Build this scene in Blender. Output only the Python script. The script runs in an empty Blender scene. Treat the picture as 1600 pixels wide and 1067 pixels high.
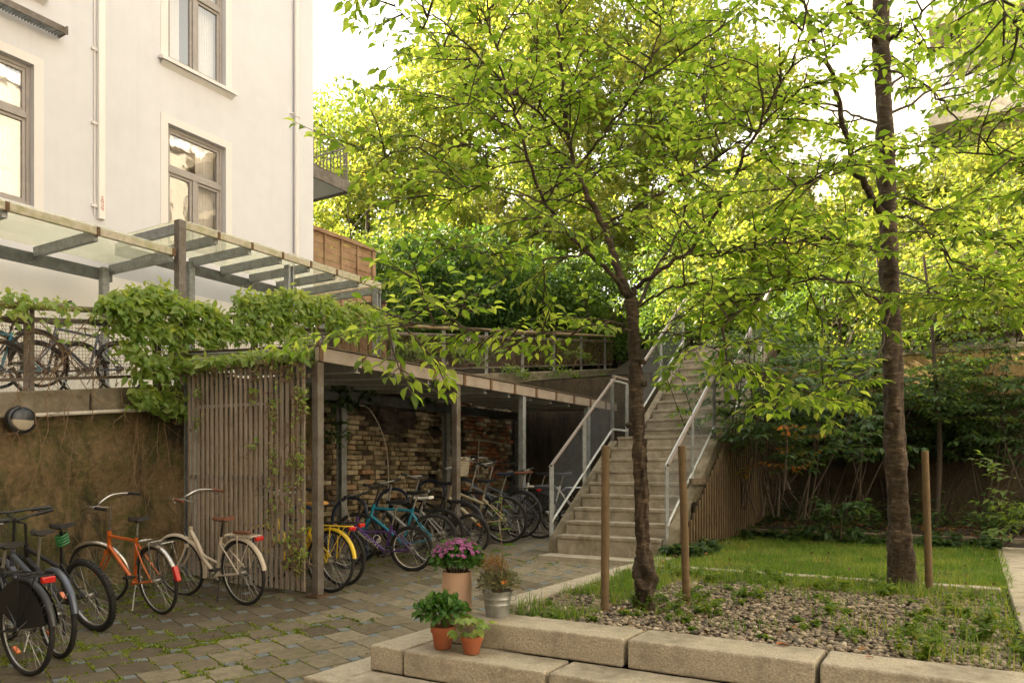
import bpy, math, random
import numpy as np
from mathutils import Vector, Matrix, Euler
random.seed(7); rs = np.random.RandomState(7)
R = math.radians
SC = bpy.context.scene
COL = SC.collection

# ------------------------------------------------------------------ camera
cam_d = bpy.data.cameras.new("camera"); cam = bpy.data.objects.new("camera", cam_d); COL.objects.link(cam)
cam.location = (0, 0, 1.5); cam.rotation_euler = (R(90), 0, 0)
cam_d.sensor_width = 36; cam_d.lens = 26.78; cam_d.shift_y = 0.126; cam_d.clip_end = 500; cam_d.clip_start = .05
SC.camera = cam
# ------------------------------------------------------------------ sky, sun, exposure
SUN_EL, SUN_AZ = 36, 67      # azimuth measured from +Y (away from the camera) towards -X (left)
w = bpy.data.worlds.new("World"); SC.world = w; w.use_nodes = True
nt = w.node_tree; bg = nt.nodes["Background"]
sky = nt.nodes.new("ShaderNodeTexSky"); sky.sky_type = 'NISHITA'; sky.sun_disc = False
sky.sun_elevation = R(SUN_EL); sky.sun_rotation = R(-SUN_AZ); sky.air_density = 1.0; sky.dust_density = 3.0; sky.ozone_density = .6
hs = nt.nodes.new("ShaderNodeHueSaturation"); hs.inputs['Saturation'].default_value = .22
wm = nt.nodes.new("ShaderNodeMix"); wm.data_type = 'RGBA'; wm.blend_type = 'MULTIPLY'; wm.inputs[0].default_value = 1
wm.inputs[7].default_value = (1.0, .93, .80, 1)
nt.links.new(sky.outputs[0], hs.inputs['Color']); nt.links.new(hs.outputs[0], wm.inputs[6]); nt.links.new(wm.outputs[2], bg.inputs[0])
bg.inputs[1].default_value = .15
sl = bpy.data.lights.new("sun", 'SUN'); sl.energy = 5.0; sl.angle = R(.5); sl.color = (1, .87, .66)
so = bpy.data.objects.new("sun", sl); COL.objects.link(so)
sd = Vector((-math.sin(R(SUN_AZ)) * math.cos(R(SUN_EL)), math.cos(R(SUN_AZ)) * math.cos(R(SUN_EL)), math.sin(R(SUN_EL))))
so.rotation_euler = sd.to_track_quat('Z', 'Y').to_euler(); so.location = (0, 0, 30)
SC.view_settings.view_transform = 'Standard'; SC.view_settings.look = 'None'
SC.view_settings.exposure = 2.36; SC.view_settings.gamma = 1

# ------------------------------------------------------------------ helpers
AX = np.array([.5166, .8562]); BX = np.array([-.8562, .5166]); TH = math.atan2(.8562, .5166)
F = 1190.
def W(a, b, z=0): return Vector((a * AX[0] + b * BX[0], a * AX[1] + b * BX[1], z))
def G(x, y): return x * AX[0] + y * AX[1], x * BX[0] + y * BX[1]
def PX(x, y, d): return Vector(((x - 800) / F * d, d, 1.5 - (y - 735) / F * d))     # a pixel of the photo at depth d
def zf(a, b=5):
    t = max(0, min(1, (b - 7.2) / 1.6)); s = max(0., a - 2.5)
    return min(.02 + .0095 * s * s, .5) + .10 * t * t * (3 - 2 * t)
def cap_z(a): return 2.31 + .13 * (a - 4.02)
MAT = {}
def new_mat(name):
    m = bpy.data.materials.new(name); m.use_nodes = True; MAT[name] = m
    return m, m.node_tree, m.node_tree.nodes, m.node_tree.links, m.node_tree.nodes["Principled BSDF"]
def noise(N, L, scale, detail=4, rough=.6, vec=None, dist=0):
    n = N.new("ShaderNodeTexNoise"); n.inputs['Scale'].default_value = scale; n.inputs['Detail'].default_value = detail
    n.inputs['Roughness'].default_value = rough; n.inputs['Distortion'].default_value = dist
    if vec is not None: L.new(vec, n.inputs['Vector'])
    return n
def ramp(N, L, fac, stops):
    r = N.new("ShaderNodeValToRGB"); e = r.color_ramp.elements
    while len(e) < len(stops): e.new(.5)
    for i, (p, c) in enumerate(stops): e[i].position = p; e[i].color = (c[0], c[1], c[2], 1) if not isinstance(c, (int, float)) else (c, c, c, 1)
    L.new(fac, r.inputs[0]); return r
def mixc(N, L, fac, c1, c2, mode='MIX'):
    m = N.new("ShaderNodeMix"); m.data_type = 'RGBA'; m.blend_type = mode
    for i, v in ((0, fac), (6, c1), (7, c2)):
        if isinstance(v, bpy.types.NodeSocket): L.new(v, m.inputs[i])
        elif i == 0: m.inputs[0].default_value = v
        else: m.inputs[i].default_value = (*v, 1)
    return m.outputs[2]
def mapping(N, L, src, scale):
    m = N.new("ShaderNodeMapping"); m.inputs['Scale'].default_value = scale; L.new(src, m.inputs[0]); return m.outputs[0]
def bump(N, L, p, h, strength, dist=.01):
    b = N.new("ShaderNodeBump"); b.inputs['Strength'].default_value = strength; b.inputs['Distance'].default_value = dist
    L.new(h, b.inputs['Height']); L.new(b.outputs[0], p.inputs['Normal'])
def pm(name, c, rough=.6, metal=0, var=.2, scale=9, bmp=0, bscale=60, dirt=None, dscale=3, coat=0, spec=.5):
    m, T, N, L, p = new_mat(name)
    tc = N.new("ShaderNodeTexCoord").outputs['Object']
    n = noise(N, L, scale, 5, .65, tc)
    r = ramp(N, L, n.outputs[0], [(.3, [x * (1 - var) for x in c]), (.7, [min(1, x * (1 + var)) for x in c])])
    col = r.outputs[0]
    if dirt:
        n2 = noise(N, L, dscale, 6, .7, tc)
        r2 = ramp(N, L, n2.outputs[0], [(.46, 0), (.66, 1)])
        col = mixc(N, L, r2.outputs[0], col, dirt)
    L.new(col, p.inputs['Base Color'])
    p.inputs['Roughness'].default_value = rough; p.inputs['Metallic'].default_value = metal
    p.inputs['Coat Weight'].default_value = coat; p.inputs['Specular IOR Level'].default_value = spec
    if bmp:
        n3 = noise(N, L, bscale, 4, .6, tc); bump(N, L, p, n3.outputs[0], bmp)
    return m
def leafmat(name, c0, c1, c2, trans=.5, tcol=None, rough=.45):
    m, T, N, L, p = new_mat(name)
    at = N.new("ShaderNodeAttribute"); at.attribute_name = 'tint'
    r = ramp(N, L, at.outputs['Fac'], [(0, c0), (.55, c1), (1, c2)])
    L.new(r.outputs[0], p.inputs['Base Color']); p.inputs['Roughness'].default_value = rough
    p.inputs['Specular IOR Level'].default_value = .35
    tr = N.new("ShaderNodeBsdfTranslucent")
    tc = mixc(N, L, 1.0, r.outputs[0], tcol or (2.6, 2.3, 1.0), 'MULTIPLY')
    L.new(tc, tr.inputs[0])
    mx = N.new("ShaderNodeMixShader"); mx.inputs[0].default_value = trans
    L.new(p.outputs[0], mx.inputs[1]); L.new(tr.outputs[0], mx.inputs[2]); L.new(mx.outputs[0], N["Material Output"].inputs[0])
    return m
def unit(v): v = Vector(v); return v.normalized() if v.length > 1e-9 else Vector((0, 0, 1))
class MB:
    def __init__(s): s.v = []; s.f = []
    def add(s, v, f):
        o = len(s.v); s.v += [tuple(x) for x in v]; s.f += [tuple(i + o for i in q) for q in f]; return s
    def box(s, x0, x1, y0, y1, z0, z1):
        return s.add([(x0, y0, z0), (x1, y0, z0), (x1, y1, z0), (x0, y1, z0), (x0, y0, z1), (x1, y0, z1), (x1, y1, z1), (x0, y1, z1)],
                     [(0, 3, 2, 1), (4, 5, 6, 7), (0, 1, 5, 4), (1, 2, 6, 5), (2, 3, 7, 6), (3, 0, 4, 7)])
    def beam(s, p, q, w, h, up=(0, 0, 1)):           # box section w x h from p to q
        p, q = Vector(p), Vector(q); d = unit(q - p); sd = d.cross(Vector(up))
        sd = unit(sd) if sd.length > 1e-5 else Vector((1, 0, 0)); u = sd.cross(d)
        vs = []
        for c in (p, q):
            for i, j in ((-1, -1), (1, -1), (1, 1), (-1, 1)): vs.append(c + sd * (w / 2 * i) + u * (h / 2 * j))
        return s.add(vs, [(0, 1, 2, 3), (7, 6, 5, 4), (0, 4, 5, 1), (1, 5, 6, 2), (2, 6, 7, 3), (3, 7, 4, 0)])
    def tube(s, pts, r, n=8, cap=True, close=False):
        pts = [Vector(p) for p in pts]; m = len(pts)
        rr = r if isinstance(r, (list, tuple)) else [r] * m
        up = None; o = len(s.v); rings = []
        for i, p in enumerate(pts):
            if close: d = unit(pts[(i + 1) % m] - pts[i - 1])
            else: d = unit(pts[min(i + 1, m - 1)] - pts[max(i - 1, 0)])
            if up is None: up = d.cross(Vector((0, 0, 1)) if abs(d.z) < .95 else Vector((1, 0, 0))).normalized()
            up = unit(up - d * up.dot(d)); v = d.cross(up)
            rings.append([tuple(p + (up * math.cos(2 * math.pi * k / n) + v * math.sin(2 * math.pi * k / n)) * rr[i]) for k in range(n)])
        for g in rings: s.v += g
        for i in range(m if close else m - 1):
            a = o + i * n; b = o + ((i + 1) % m) * n
            for k in range(n): s.f.append((a + k, a + (k + 1) % n, b + (k + 1) % n, b + k))
        if cap and not close:
            s.f.append(tuple(o + k for k in range(n))[::-1]); s.f.append(tuple(o + (m - 1) * n + k for k in range(n)))
        return s
    def ring(s, c, ax, Rr, r, n=40, m=6, a0=0, a1=360, u0=None):     # torus or arc, around axis ax
        c = Vector(c); ax = unit(ax); u = Vector(u0) if u0 else (ax.cross(Vector((0, 0, 1))) if abs(ax.z) < .9 else Vector((1, 0, 0)))
        u = unit(u); v = u.cross(ax)
        full = abs(a1 - a0) >= 360
        ks = n if full else n + 1
        pts = [c + (u * math.cos(R(a0 + (a1 - a0) * k / n)) + v * math.sin(R(a0 + (a1 - a0) * k / n))) * Rr for k in range(ks)]
        return s.tube(pts, r, m, close=full)
    def lathe(s, prof, n=24, c=(0, 0, 0)):
        o = len(s.v)
        for r, z in prof:
            for k in range(n): s.v.append((c[0] + r * math.cos(2 * math.pi * k / n), c[1] + r * math.sin(2 * math.pi * k / n), c[2] + z))
        for i in range(len(prof) - 1):
            for k in range(n): s.f.append((o + i * n + k, o + i * n + (k + 1) % n, o + (i + 1) * n + (k + 1) % n, o + (i + 1) * n + k))
        s.f.append(tuple(o + k for k in range(n))[::-1]); s.f.append(tuple(o + (len(prof) - 1) * n + k for k in range(n)))
        return s
    def blob(s, c, r, seed=0, n=10, m=7, wob=.1):
        q = random.Random(seed); o = len(s.v); c = Vector(c)
        ph = [q.uniform(0, 6) for _ in range(4)]
        s.v.append(tuple(c + Vector((0, 0, -r[2]))))
        for i in range(1, m):
            t = math.pi * i / m - math.pi / 2
            for k in range(n):
                p = 2 * math.pi * k / n; g = 1 + wob * math.sin(3 * p + ph[0] + 2 * t) + wob * math.sin(5 * t + ph[1] + p)
                s.v.append((c.x + r[0] * math.cos(t) * math.cos(p) * g, c.y + r[1] * math.cos(t) * math.sin(p) * g, c.z + r[2] * math.sin(t) * g))
        s.v.append(tuple(c + Vector((0, 0, r[2])))); e = len(s.v) - 1
        for k in range(n): s.f.append((o, o + 1 + (k + 1) % n, o + 1 + k)); s.f.append((e, e - n + k, e - n + (k + 1) % n))
        for i in range(m - 2):
            for k in range(n):
                a = o + 1 + i * n; s.f.append((a + k, a + (k + 1) % n, a + n + (k + 1) % n, a + n + k))
        return s
    def sweep(s, pts, prof, up=(0, 0, 1)):      # open profile (list of (side, up)) along a path
        pts = [Vector(p) for p in pts]; o = len(s.v); n = len(prof)
        for i, p in enumerate(pts):
            d = unit(pts[min(i + 1, len(pts) - 1)] - pts[max(i - 1, 0)]); sd = Vector(up); u = unit(sd - d * sd.dot(d)); t = d.cross(u)
            for x, y in prof: s.v.append(tuple(p + t * x + u * y))
        for i in range(len(pts) - 1):
            for k in range(n - 1): s.f.append((o + i * n + k, o + i * n + k + 1, o + (i + 1) * n + k + 1, o + (i + 1) * n + k))
        return s
    def xf(s, M): s.v = [tuple(M @ Vector(p)) for p in s.v]; return s
    def merge(s, o): return s.add(o.v, o.f)
ROOT = {}
def link_mesh(name, v, f, m, smooth=True, auto=None):
    me = bpy.data.meshes.new(name); me.from_pydata(v, [], f); me.update()
    if smooth:
        me.polygons.foreach_set('use_smooth', [True] * len(me.polygons))
        me.set_sharp_from_angle(angle=R(auto if auto else 38))
    o = bpy.data.objects.new(name, me); COL.objects.link(o)
    me.materials.append(MAT[m] if isinstance(m, str) else m); return o
def tag(o, label=None, cat=None, group=None, kind=None):
    if label: o['label'] = label
    if cat: o['category'] = cat
    if group: o['group'] = group
    if kind: o['kind'] = kind
    return o
def thing(name, label, cat, loc, rz=0, group=None, rx=0, ry=0):       # loc in world metres
    o = bpy.data.objects.new(name, None); COL.objects.link(o); o.location = loc; o.rotation_euler = (rx, ry, rz); o.empty_display_size = .1
    ROOT[o.name] = (Matrix.Translation(Vector(loc)) @ Euler((rx, ry, rz)).to_matrix().to_4x4()).inverted()
    return tag(o, label, cat, group)
def gthing(name, label, cat, a, b, z, group=None): return thing(name, label, cat, W(a, b, z), TH, group)
def g2w(v): return [(p[0] * AX[0] + p[1] * BX[0], p[0] * AX[1] + p[1] * BX[1], p[2]) for p in v]
def part(name, mb, m, parent=None, fr='g', smooth=True, bev=0, auto=None, label=None, sub=0):
    v = mb.v
    if fr == 'g': v = g2w(v)                     # grid coordinates (a, b, z)
    if fr in 'gw' and parent is not None:
        r = parent
        while r.parent is not None: r = r.parent
        M = ROOT[r.name]; v = [tuple(M @ Vector(p)) for p in v]
    o = link_mesh(name, v, mb.f, m, smooth, auto)
    if parent is not None: o.parent = parent
    if bev:
        b = o.modifiers.new('bevel', 'BEVEL'); b.width = bev; b.segments = 2; b.limit_method = 'ANGLE'; b.angle_limit = R(40)
    if label: o['label'] = label
    return o
def struct(name, mb, m, **k): o = part(name, mb, m, **k); o['kind'] = 'structure'; return o
# ---- leaves
LEAF = np.array([[0, 0, 0], [.30, 0, -.03], [.66, 0, -.08], [1, 0, -.26], [.28, .25, .09], [.64, .23, .03], [.28, -.25, .09], [.64, -.23, .03]])
LF = [(0, 1, 4), (1, 2, 5, 4), (2, 3, 5), (0, 6, 1), (1, 6, 7, 2), (2, 7, 3)]
QUADL = np.array([[0, 0, 0], [.45, .30, .07], [1, 0, -.05], [.5, -.30, .07]])
QF = [(0, 2, 1), (0, 3, 2)]
def leaves(name, P, D, Nn, S, m, parent=None, detailed=False, tint=None, wid=1., world=True):
    P = np.asarray(P, float); D = np.asarray(D, float); Nn = np.asarray(Nn, float); S = np.asarray(S, float); n = len(P)
    D /= np.linalg.norm(D, axis=1)[:, None] + 1e-9
    Nn = Nn - D * np.sum(Nn * D, 1)[:, None]; Nn /= np.linalg.norm(Nn, axis=1)[:, None] + 1e-9
    Sd = np.cross(Nn, D)
    T = LEAF if detailed else QUADL; Fs = LF if detailed else QF; k = len(T)
    V = P[:, None, :] + S[:, None, None] * (T[None, :, 0, None] * D[:, None] + wid * T[None, :, 1, None] * Sd[:, None] + T[None, :, 2, None] * Nn[:, None])
    V = V.reshape(-1, 3)
    if parent is not None and world:
        r = parent
        while r.parent is not None: r = r.parent
        M = np.array(ROOT[r.name]); V = V @ M[:3, :3].T + M[:3, 3]
    lens = np.array([len(q) for q in Fs]); flat = np.array([i for q in Fs for i in q])
    idx = (flat[None, :] + (np.arange(n) * k)[:, None]).reshape(-1)
    tot = np.tile(lens, n); st = np.concatenate([[0], np.cumsum(tot)[:-1]])
    me = bpy.data.meshes.new(name); me.vertices.add(len(V)); me.vertices.foreach_set('co', V.ravel())
    me.loops.add(len(idx)); me.loops.foreach_set('vertex_index', idx.astype(np.int32))
    me.polygons.add(len(tot)); me.polygons.foreach_set('loop_start', st.astype(np.int32)); me.polygons.foreach_set('loop_total', tot.astype(np.int32))
    me.update(calc_edges=True)
    t = rs.rand(n) if tint is None else np.asarray(tint)
    at = me.attributes.new('tint', 'FLOAT', 'POINT'); at.data.foreach_set('value', np.repeat(t, k).astype(np.float32))
    if detailed: me.polygons.foreach_set('use_smooth', [True] * len(tot))
    me.materials.append(MAT[m]); o = bpy.data.objects.new(name, me); COL.objects.link(o)
    if parent is not None: o.parent = parent
    return o
def rnd(n=3): return rs.normal(size=n)
def catmull(pts, k=4):
    P = [Vector(p) for p in pts]
    if len(P) < 3: return P
    Q = [P[0] * 2 - P[1]] + P + [P[-1] * 2 - P[-2]]; out = []
    for i in range(1, len(Q) - 2):
        for j in range(k):
            t = j / k; a, b, c, d = Q[i - 1:i + 3]
            out.append(.5 * ((2 * b) + (c - a) * t + (2 * a - 5 * b + 4 * c - d) * t * t + (3 * b - a - 3 * c + d) * t ** 3))
    out.append(P[-1]); return out

# ------------------------------------------------------------------ materials
pm('stucco', (.66, .655, .68), .85, var=.03, scale=3, bmp=.15, bscale=140)
pm('trim', (.74, .70, .67), .8, var=.02, bmp=.05)
pm('sash', (.33, .295, .27), .5, var=.1)
pm('sash_in', (.62, .58, .52), .6, var=.05)
pm('steel', (.30, .32, .33), .55, .35, var=.22, scale=22, bmp=.05, dirt=(.20, .20, .17), dscale=6)
pm('steel_light', (.50, .52, .52), .5, .2, var=.15, scale=12)
pm('steel_dark', (.135, .145, .15), .6, .2, var=.25, scale=9, dirt=(.08, .08, .07))
pm('steel_brown', (.17, .15, .13), .65, .2, var=.25, scale=14, dirt=(.10, .075, .05))
pm('gutter', (.46, .41, .32), .75, 0, var=.25, scale=12, dirt=(.30, .30, .13), dscale=7)
pm('rust', (.12, .065, .03), .8, 0, var=.4, scale=30)
pm('conc', (.30, .27, .21), .9, var=.22, scale=5, bmp=.5, bscale=90, dirt=(.16, .14, .09), dscale=3.5)
pm('walk_conc', (.55, .52, .46), .9, var=.1, scale=8)
pm('step_conc', (.33, .29, .225), .9, var=.25, scale=9, bmp=.5, bscale=110, dirt=(.20, .175, .12), dscale=4)
pm('conc_light', (.42, .37, .29), .9, var=.2, scale=14, bmp=.5, bscale=150, dirt=(.30, .26, .19), dscale=5)
pm('cap', (.20, .17, .12), .95, var=.35, scale=7, bmp=.8, bscale=60, dirt=(.10, .085, .045), dscale=3)
pm('granite', (.44, .385, .29), .85, var=.32, scale=70, bmp=1.0, bscale=75, dirt=(.26, .225, .165), dscale=3.2)
pm('granite_rough', (.30, .27, .22), .9, var=.45, scale=16, bmp=1.0, bscale=28, dirt=(.15, .14, .10), dscale=9)
pm('wood_grey', (.33, .275, .225), .8, var=.22, scale=10, bmp=.3, bscale=90, dirt=(.22, .18, .14), dscale=5)
pm('wood_stake', (.145, .095, .045), .8, var=.3, scale=18, bmp=.3, dirt=(.13, .085, .045), dscale=6)
pm('wood_clad', (.10, .068, .034), .8, var=.3, scale=8, bmp=.3)
pm('wood_rail', (.19, .155, .13), .6, var=.2, scale=15, bmp=.1)
pm('wood_fence', (.30, .19, .105), .75, var=.22, scale=6, bmp=.2, dirt=(.22, .115, .06), dscale=2)
pm('wood_dark', (.10, .075, .05), .85, var=.3, scale=9, bmp=.3)
pm('log', (.24, .17, .09), .85, var=.35, scale=14, bmp=.5, dirt=(.12, .12, .05))
pm('soil', (.032, .023, .014), .95, var=.5, scale=24, bmp=1, bscale=50)
pm('moss_joint', (.085, .09, .03), .95, var=.5, scale=10, bmp=.8, bscale=120)
pm('stem', (.20, .13, .075), .9, var=.3, scale=40)
pm('twig', (.055, .04, .028), .9, var=.3, scale=40)
pm('terracotta', (.38, .11, .045), .8, var=.15, scale=14, bmp=.1, dirt=(.30, .11, .055), dscale=9)
pm('pot_pink', (.50, .32, .22), .75, var=.06, scale=9)
pm('zinc', (.38, .39, .38), .42, .75, var=.25, scale=18, bmp=.05)
pm('black', (.015, .015, .016), .5, var=.2)
pm('rubber', (.018, .017, .016), .8, var=.3, scale=30)
pm('chrome', (.62, .60, .57), .25, .9, var=.08)
pm('alu', (.45, .45, .44), .4, .7, var=.1)
pm('spoke', (.42, .40, .37), .4, .7, var=.1)
pm('grime', (.05, .045, .04), .6, .3, var=.3)
pm('orange', (.62, .14, .02), .3, .1, var=.06, coat=.4)
pm('cream', (.58, .50, .40), .4, 0, var=.06, coat=.2)
pm('yellow', (.72, .50, .02), .35, 0, var=.08, coat=.3)
pm('purple', (.10, .045, .20), .35, .2, var=.1, coat=.3)
pm('teal', (.012, .22, .33), .35, .1, var=.1, coat=.3)
pm('bluegrey', (.10, .115, .15), .35, .4, var=.1, coat=.2)
pm('darkgrey', (.035, .037, .042), .4, .3, var=.15, coat=.2)
pm('gold', (.50, .43, .29), .35, .4, var=.1, coat=.2)
pm('white_paint', (.72, .68, .62), .4, 0, var=.05, coat=.2)
pm('navy', (.035, .05, .10), .35, .2, var=.1)
pm('leather', (.16, .06, .03), .5, 0, var=.2, scale=20, bmp=.1)
pm('tan', (.50, .26, .07), .5, 0, var=.15)
pm('red_lens', (.55, .02, .015), .2, 0, var=.05, coat=.5)
pm('orange_lens', (.75, .17, .02), .25, 0, var=.05, coat=.5)
pm('green_cable', (.02, .17, .05), .3, 0, var=.05, coat=.4)
pm('wicker', (.52, .45, .34), .8, 0, var=.3, scale=60, bmp=.6, bscale=90)
pm('bag', (.035, .035, .042), .7, 0, var=.3, scale=12, bmp=.4, bscale=30)
pm('petal', (.52, .16, .36), .6, 0, var=.25, scale=60)
pm('petal_orange', (.72, .22, .03), .6, 0, var=.2, scale=50)
pm('rock', (.075, .055, .042), .9, var=.5, scale=8, bmp=1, bscale=25, dirt=(.035, .03, .02))
pm('wall_ochre', (.55, .42, .27), .85, var=.1)
pm('facade_cream', (.40, .37, .33), .85, var=.06)
pm('plinth_white', (.86, .83, .79), .8, var=.02, scale=2)
pm('wall_white', (.80, .78, .74), .8, var=.03)
pm('red_ink', (.50, .06, .05), .6)
pm('curtain', (.72, .68, .62), .9, var=.06, scale=20)
pm('cable_white', (.55, .50, .42), .6)
pm('room', (.05, .045, .04), .9)
pm('leaf_dead', (.42, .13, .03), .8, var=.4, scale=30)
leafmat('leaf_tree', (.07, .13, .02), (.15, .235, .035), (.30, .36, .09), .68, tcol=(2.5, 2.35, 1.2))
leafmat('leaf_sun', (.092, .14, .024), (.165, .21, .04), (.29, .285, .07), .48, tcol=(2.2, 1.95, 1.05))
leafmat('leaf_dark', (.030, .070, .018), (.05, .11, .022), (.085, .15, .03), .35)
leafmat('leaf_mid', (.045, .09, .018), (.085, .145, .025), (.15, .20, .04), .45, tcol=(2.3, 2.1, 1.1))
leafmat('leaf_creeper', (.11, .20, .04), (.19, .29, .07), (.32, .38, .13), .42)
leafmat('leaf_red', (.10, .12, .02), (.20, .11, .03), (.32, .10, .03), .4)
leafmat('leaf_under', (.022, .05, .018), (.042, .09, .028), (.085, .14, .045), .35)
leafmat('grass_mat', (.065, .14, .02), (.12, .21, .03), (.28, .29, .09), .42, rough=.6)
leafmat('moss_mat', (.10, .14, .015), (.16, .22, .02), (.24, .28, .03), .3)
leafmat('weed_mat', (.06, .13, .015), (.11, .19, .02), (.19, .24, .03), .4)
leafmat('herb_mat', (.035, .10, .02), (.055, .15, .03), (.10, .20, .05), .35)
leafmat('grey_herb', (.10, .12, .07), (.17, .18, .11), (.25, .23, .15), .3)
leafmat('petal_mat', (.30, .06, .22), (.52, .16, .40), (.68, .30, .55), .3, tcol=(1, 1, 1))
leafmat('litter_mat', (.10, .05, .02), (.20, .09, .03), (.34, .16, .04), .1, tcol=(1, 1, 1))

def stone_tint(name, stops, moss=None, bs=120, bst=.5, big=2.2, moss_lo=.5, moss_hi=.62):
    m, T, N, L, p = new_mat(name)
    at = N.new("ShaderNodeAttribute"); at.attribute_name = 'tint'
    tc = N.new("ShaderNodeTexCoord").outputs['Object']
    r = ramp(N, L, at.outputs['Fac'], stops)
    n = noise(N, L, 14, 6, .7, tc); r2 = ramp(N, L, n.outputs[0], [(.3, .62), (.7, 1.25)])
    c = mixc(N, L, 1.0, r.outputs[0], r2.outputs[0], 'MULTIPLY')
    n3 = noise(N, L, 170, 2, .5, tc); r3 = ramp(N, L, n3.outputs[0], [(.35, .72), (.65, 1.25)])
    c = mixc(N, L, .7, c, r3.outputs[0], 'MULTIPLY')
    if moss:
        n2 = noise(N, L, big, 7, .72, tc); r4 = ramp(N, L, n2.outputs[0], [(moss_lo, 0), (moss_hi, .75)])
        c = mixc(N, L, r4.outputs[0], c, moss)
    L.new(c, p.inputs['Base Color']); p.inputs['Roughness'].default_value = .88
    b = noise(N, L, bs, 4, .6, tc); bump(N, L, p, b.outputs[0], bst, .006)
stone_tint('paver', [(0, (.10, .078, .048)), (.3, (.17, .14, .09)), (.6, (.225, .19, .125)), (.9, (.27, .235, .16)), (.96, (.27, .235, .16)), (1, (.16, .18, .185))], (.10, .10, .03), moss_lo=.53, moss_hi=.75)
stone_tint('pebble', [(0, (.075, .065, .055)), (.3, (.20, .165, .125)), (.55, (.33, .265, .19)), (.85, (.44, .37, .27)), (1, (.60, .52, .40))], None, 60, .2)
stone_tint('brick', [(0, (.12, .08, .05)), (.3, (.38, .30, .18)), (.55, (.56, .47, .30)), (.8, (.40, .17, .08)), (1, (.66, .58, .40))], (.085, .075, .03), 70, .9, 1.4, .52, .66)

def old_wall(name, base, dark, moss, pale, ms=.54):
    m, T, N, L, p = new_mat(name)
    tc = N.new("ShaderNodeTexCoord").outputs['Object']
    st = mapping(N, L, tc, (1, 1, .28))
    n1 = noise(N, L, 2.2, 8, .7, st); r1 = ramp(N, L, n1.outputs[0], [(.38, dark), (.50, base), (.60, base), (.70, pale)])
    n2 = noise(N, L, 1.3, 8, .75, tc, 1.0); r2 = ramp(N, L, n2.outputs[0], [(ms, 0), (ms + .14, .85)])
    c = mixc(N, L, r2.outputs[0], r1.outputs[0], moss)
    n3 = noise(N, L, 22, 8, .75, tc); r3 = ramp(N, L, n3.outputs[0], [(.3, .45), (.7, 1.35)])
    c = mixc(N, L, .85, c, r3.outputs[0], 'MULTIPLY')
    L.new(c, p.inputs['Base Color']); p.inputs['Roughness'].default_value = .95
    n4 = noise(N, L, 9, 9, .75, tc); bump(N, L, p, n4.outputs[0], 1.0, .05)
old_wall('wall_old', (.225, .155, .075), (.036, .030, .014), (.085, .095, .022), (.38, .29, .17), .47)
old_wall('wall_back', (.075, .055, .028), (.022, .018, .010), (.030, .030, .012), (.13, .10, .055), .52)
old_wall('wall_sunlit', (.42, .29, .13), (.24, .16, .07), (.15, .13, .05), (.50, .37, .19), .60)  # brighter copy of wall_back, sunlight put into the colour

def bark(name, c1, c2, c3, horiz=True):
    m, T, N, L, p = new_mat(name)
    tc = N.new("ShaderNodeTexCoord").outputs['Object']
    st = mapping(N, L, tc, (9, 9, 34) if horiz else (20, 20, 4))
    n1 = noise(N, L, 1, 7, .75, st, .9); r1 = ramp(N, L, n1.outputs[0], [(.34, c1), (.52, c2), (.66, c3)])
    n2 = noise(N, L, 5, 6, .7, tc, .6); r2 = ramp(N, L, n2.outputs[0], [(.32, .35), (.5, .9), (.7, 1.5)])
    c = mixc(N, L, .9, r1.outputs[0], r2.outputs[0], 'MULTIPLY')
    n4 = noise(N, L, 3.2, 7, .7, tc); r4 = ramp(N, L, n4.outputs[0], [(.56, 0), (.68, .6)]); c = mixc(N, L, r4.outputs[0], c, (.10, .10, .045))
    L.new(c, p.inputs['Base Color']); p.inputs['Roughness'].default_value = .9
    n5 = noise(N, L, 38, 6, .7, tc, .4); h_ = mixc(N, L, .5, n1.outputs[0], n5.outputs[0]); bump(N, L, p, h_, .9, .018)
bark('bark', (.022, .014, .008), (.060, .040, .024), (.17, .125, .085))
bark('bark_far', (.04, .03, .02), (.08, .06, .04), (.13, .10, .07), False)

m, T, N, L, p = new_mat('glass')            # window panes: dark room behind, mirror-like surface
p.inputs['Base Color'].default_value = (.02, .02, .02, 1); p.inputs['Roughness'].default_value = .03
p.inputs['Specular IOR Level'].default_value = 1.0
tb = N.new("ShaderNodeBsdfTransparent"); gl = N.new("ShaderNodeBsdfGlossy"); gl.inputs['Roughness'].default_value = .02
gl.inputs['Color'].default_value = (.9, .88, .82, 1)
nn = noise(N, L, 1.6, 3, .5, N.new("ShaderNodeTexCoord").outputs['Object']); bb = N.new("ShaderNodeBump"); bb.inputs['Strength'].default_value = .06; bb.inputs['Distance'].default_value = .05
L.new(nn.outputs[0], bb.inputs['Height']); L.new(bb.outputs[0], gl.inputs['Normal'])
mx = N.new("ShaderNodeMixShader"); mx.inputs[0].default_value = .30
L.new(tb.outputs[0], mx.inputs[1]); L.new(gl.outputs[0], mx.inputs[2]); L.new(mx.outputs[0], N["Material Output"].inputs[0])
m, T, N, L, p = new_mat('roof_glass')       # dirty wired glass of the canopy
tcx = N.new("ShaderNodeTexCoord").outputs['Object']
nn = noise(N, L, 2.5, 6, .7, tcx); rr_ = ramp(N, L, nn.outputs[0], [(.35, (.88, .88, .76)), (.75, (.62, .62, .40))])
df = N.new("ShaderNodeBsdfTranslucent"); L.new(rr_.outputs[0], df.inputs[0])
tb = N.new("ShaderNodeBsdfTransparent"); tb.inputs[0].default_value = (.95, .96, .90, 1)
gl = N.new("ShaderNodeBsdfGlossy"); gl.inputs['Roughness'].default_value = .08
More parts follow.
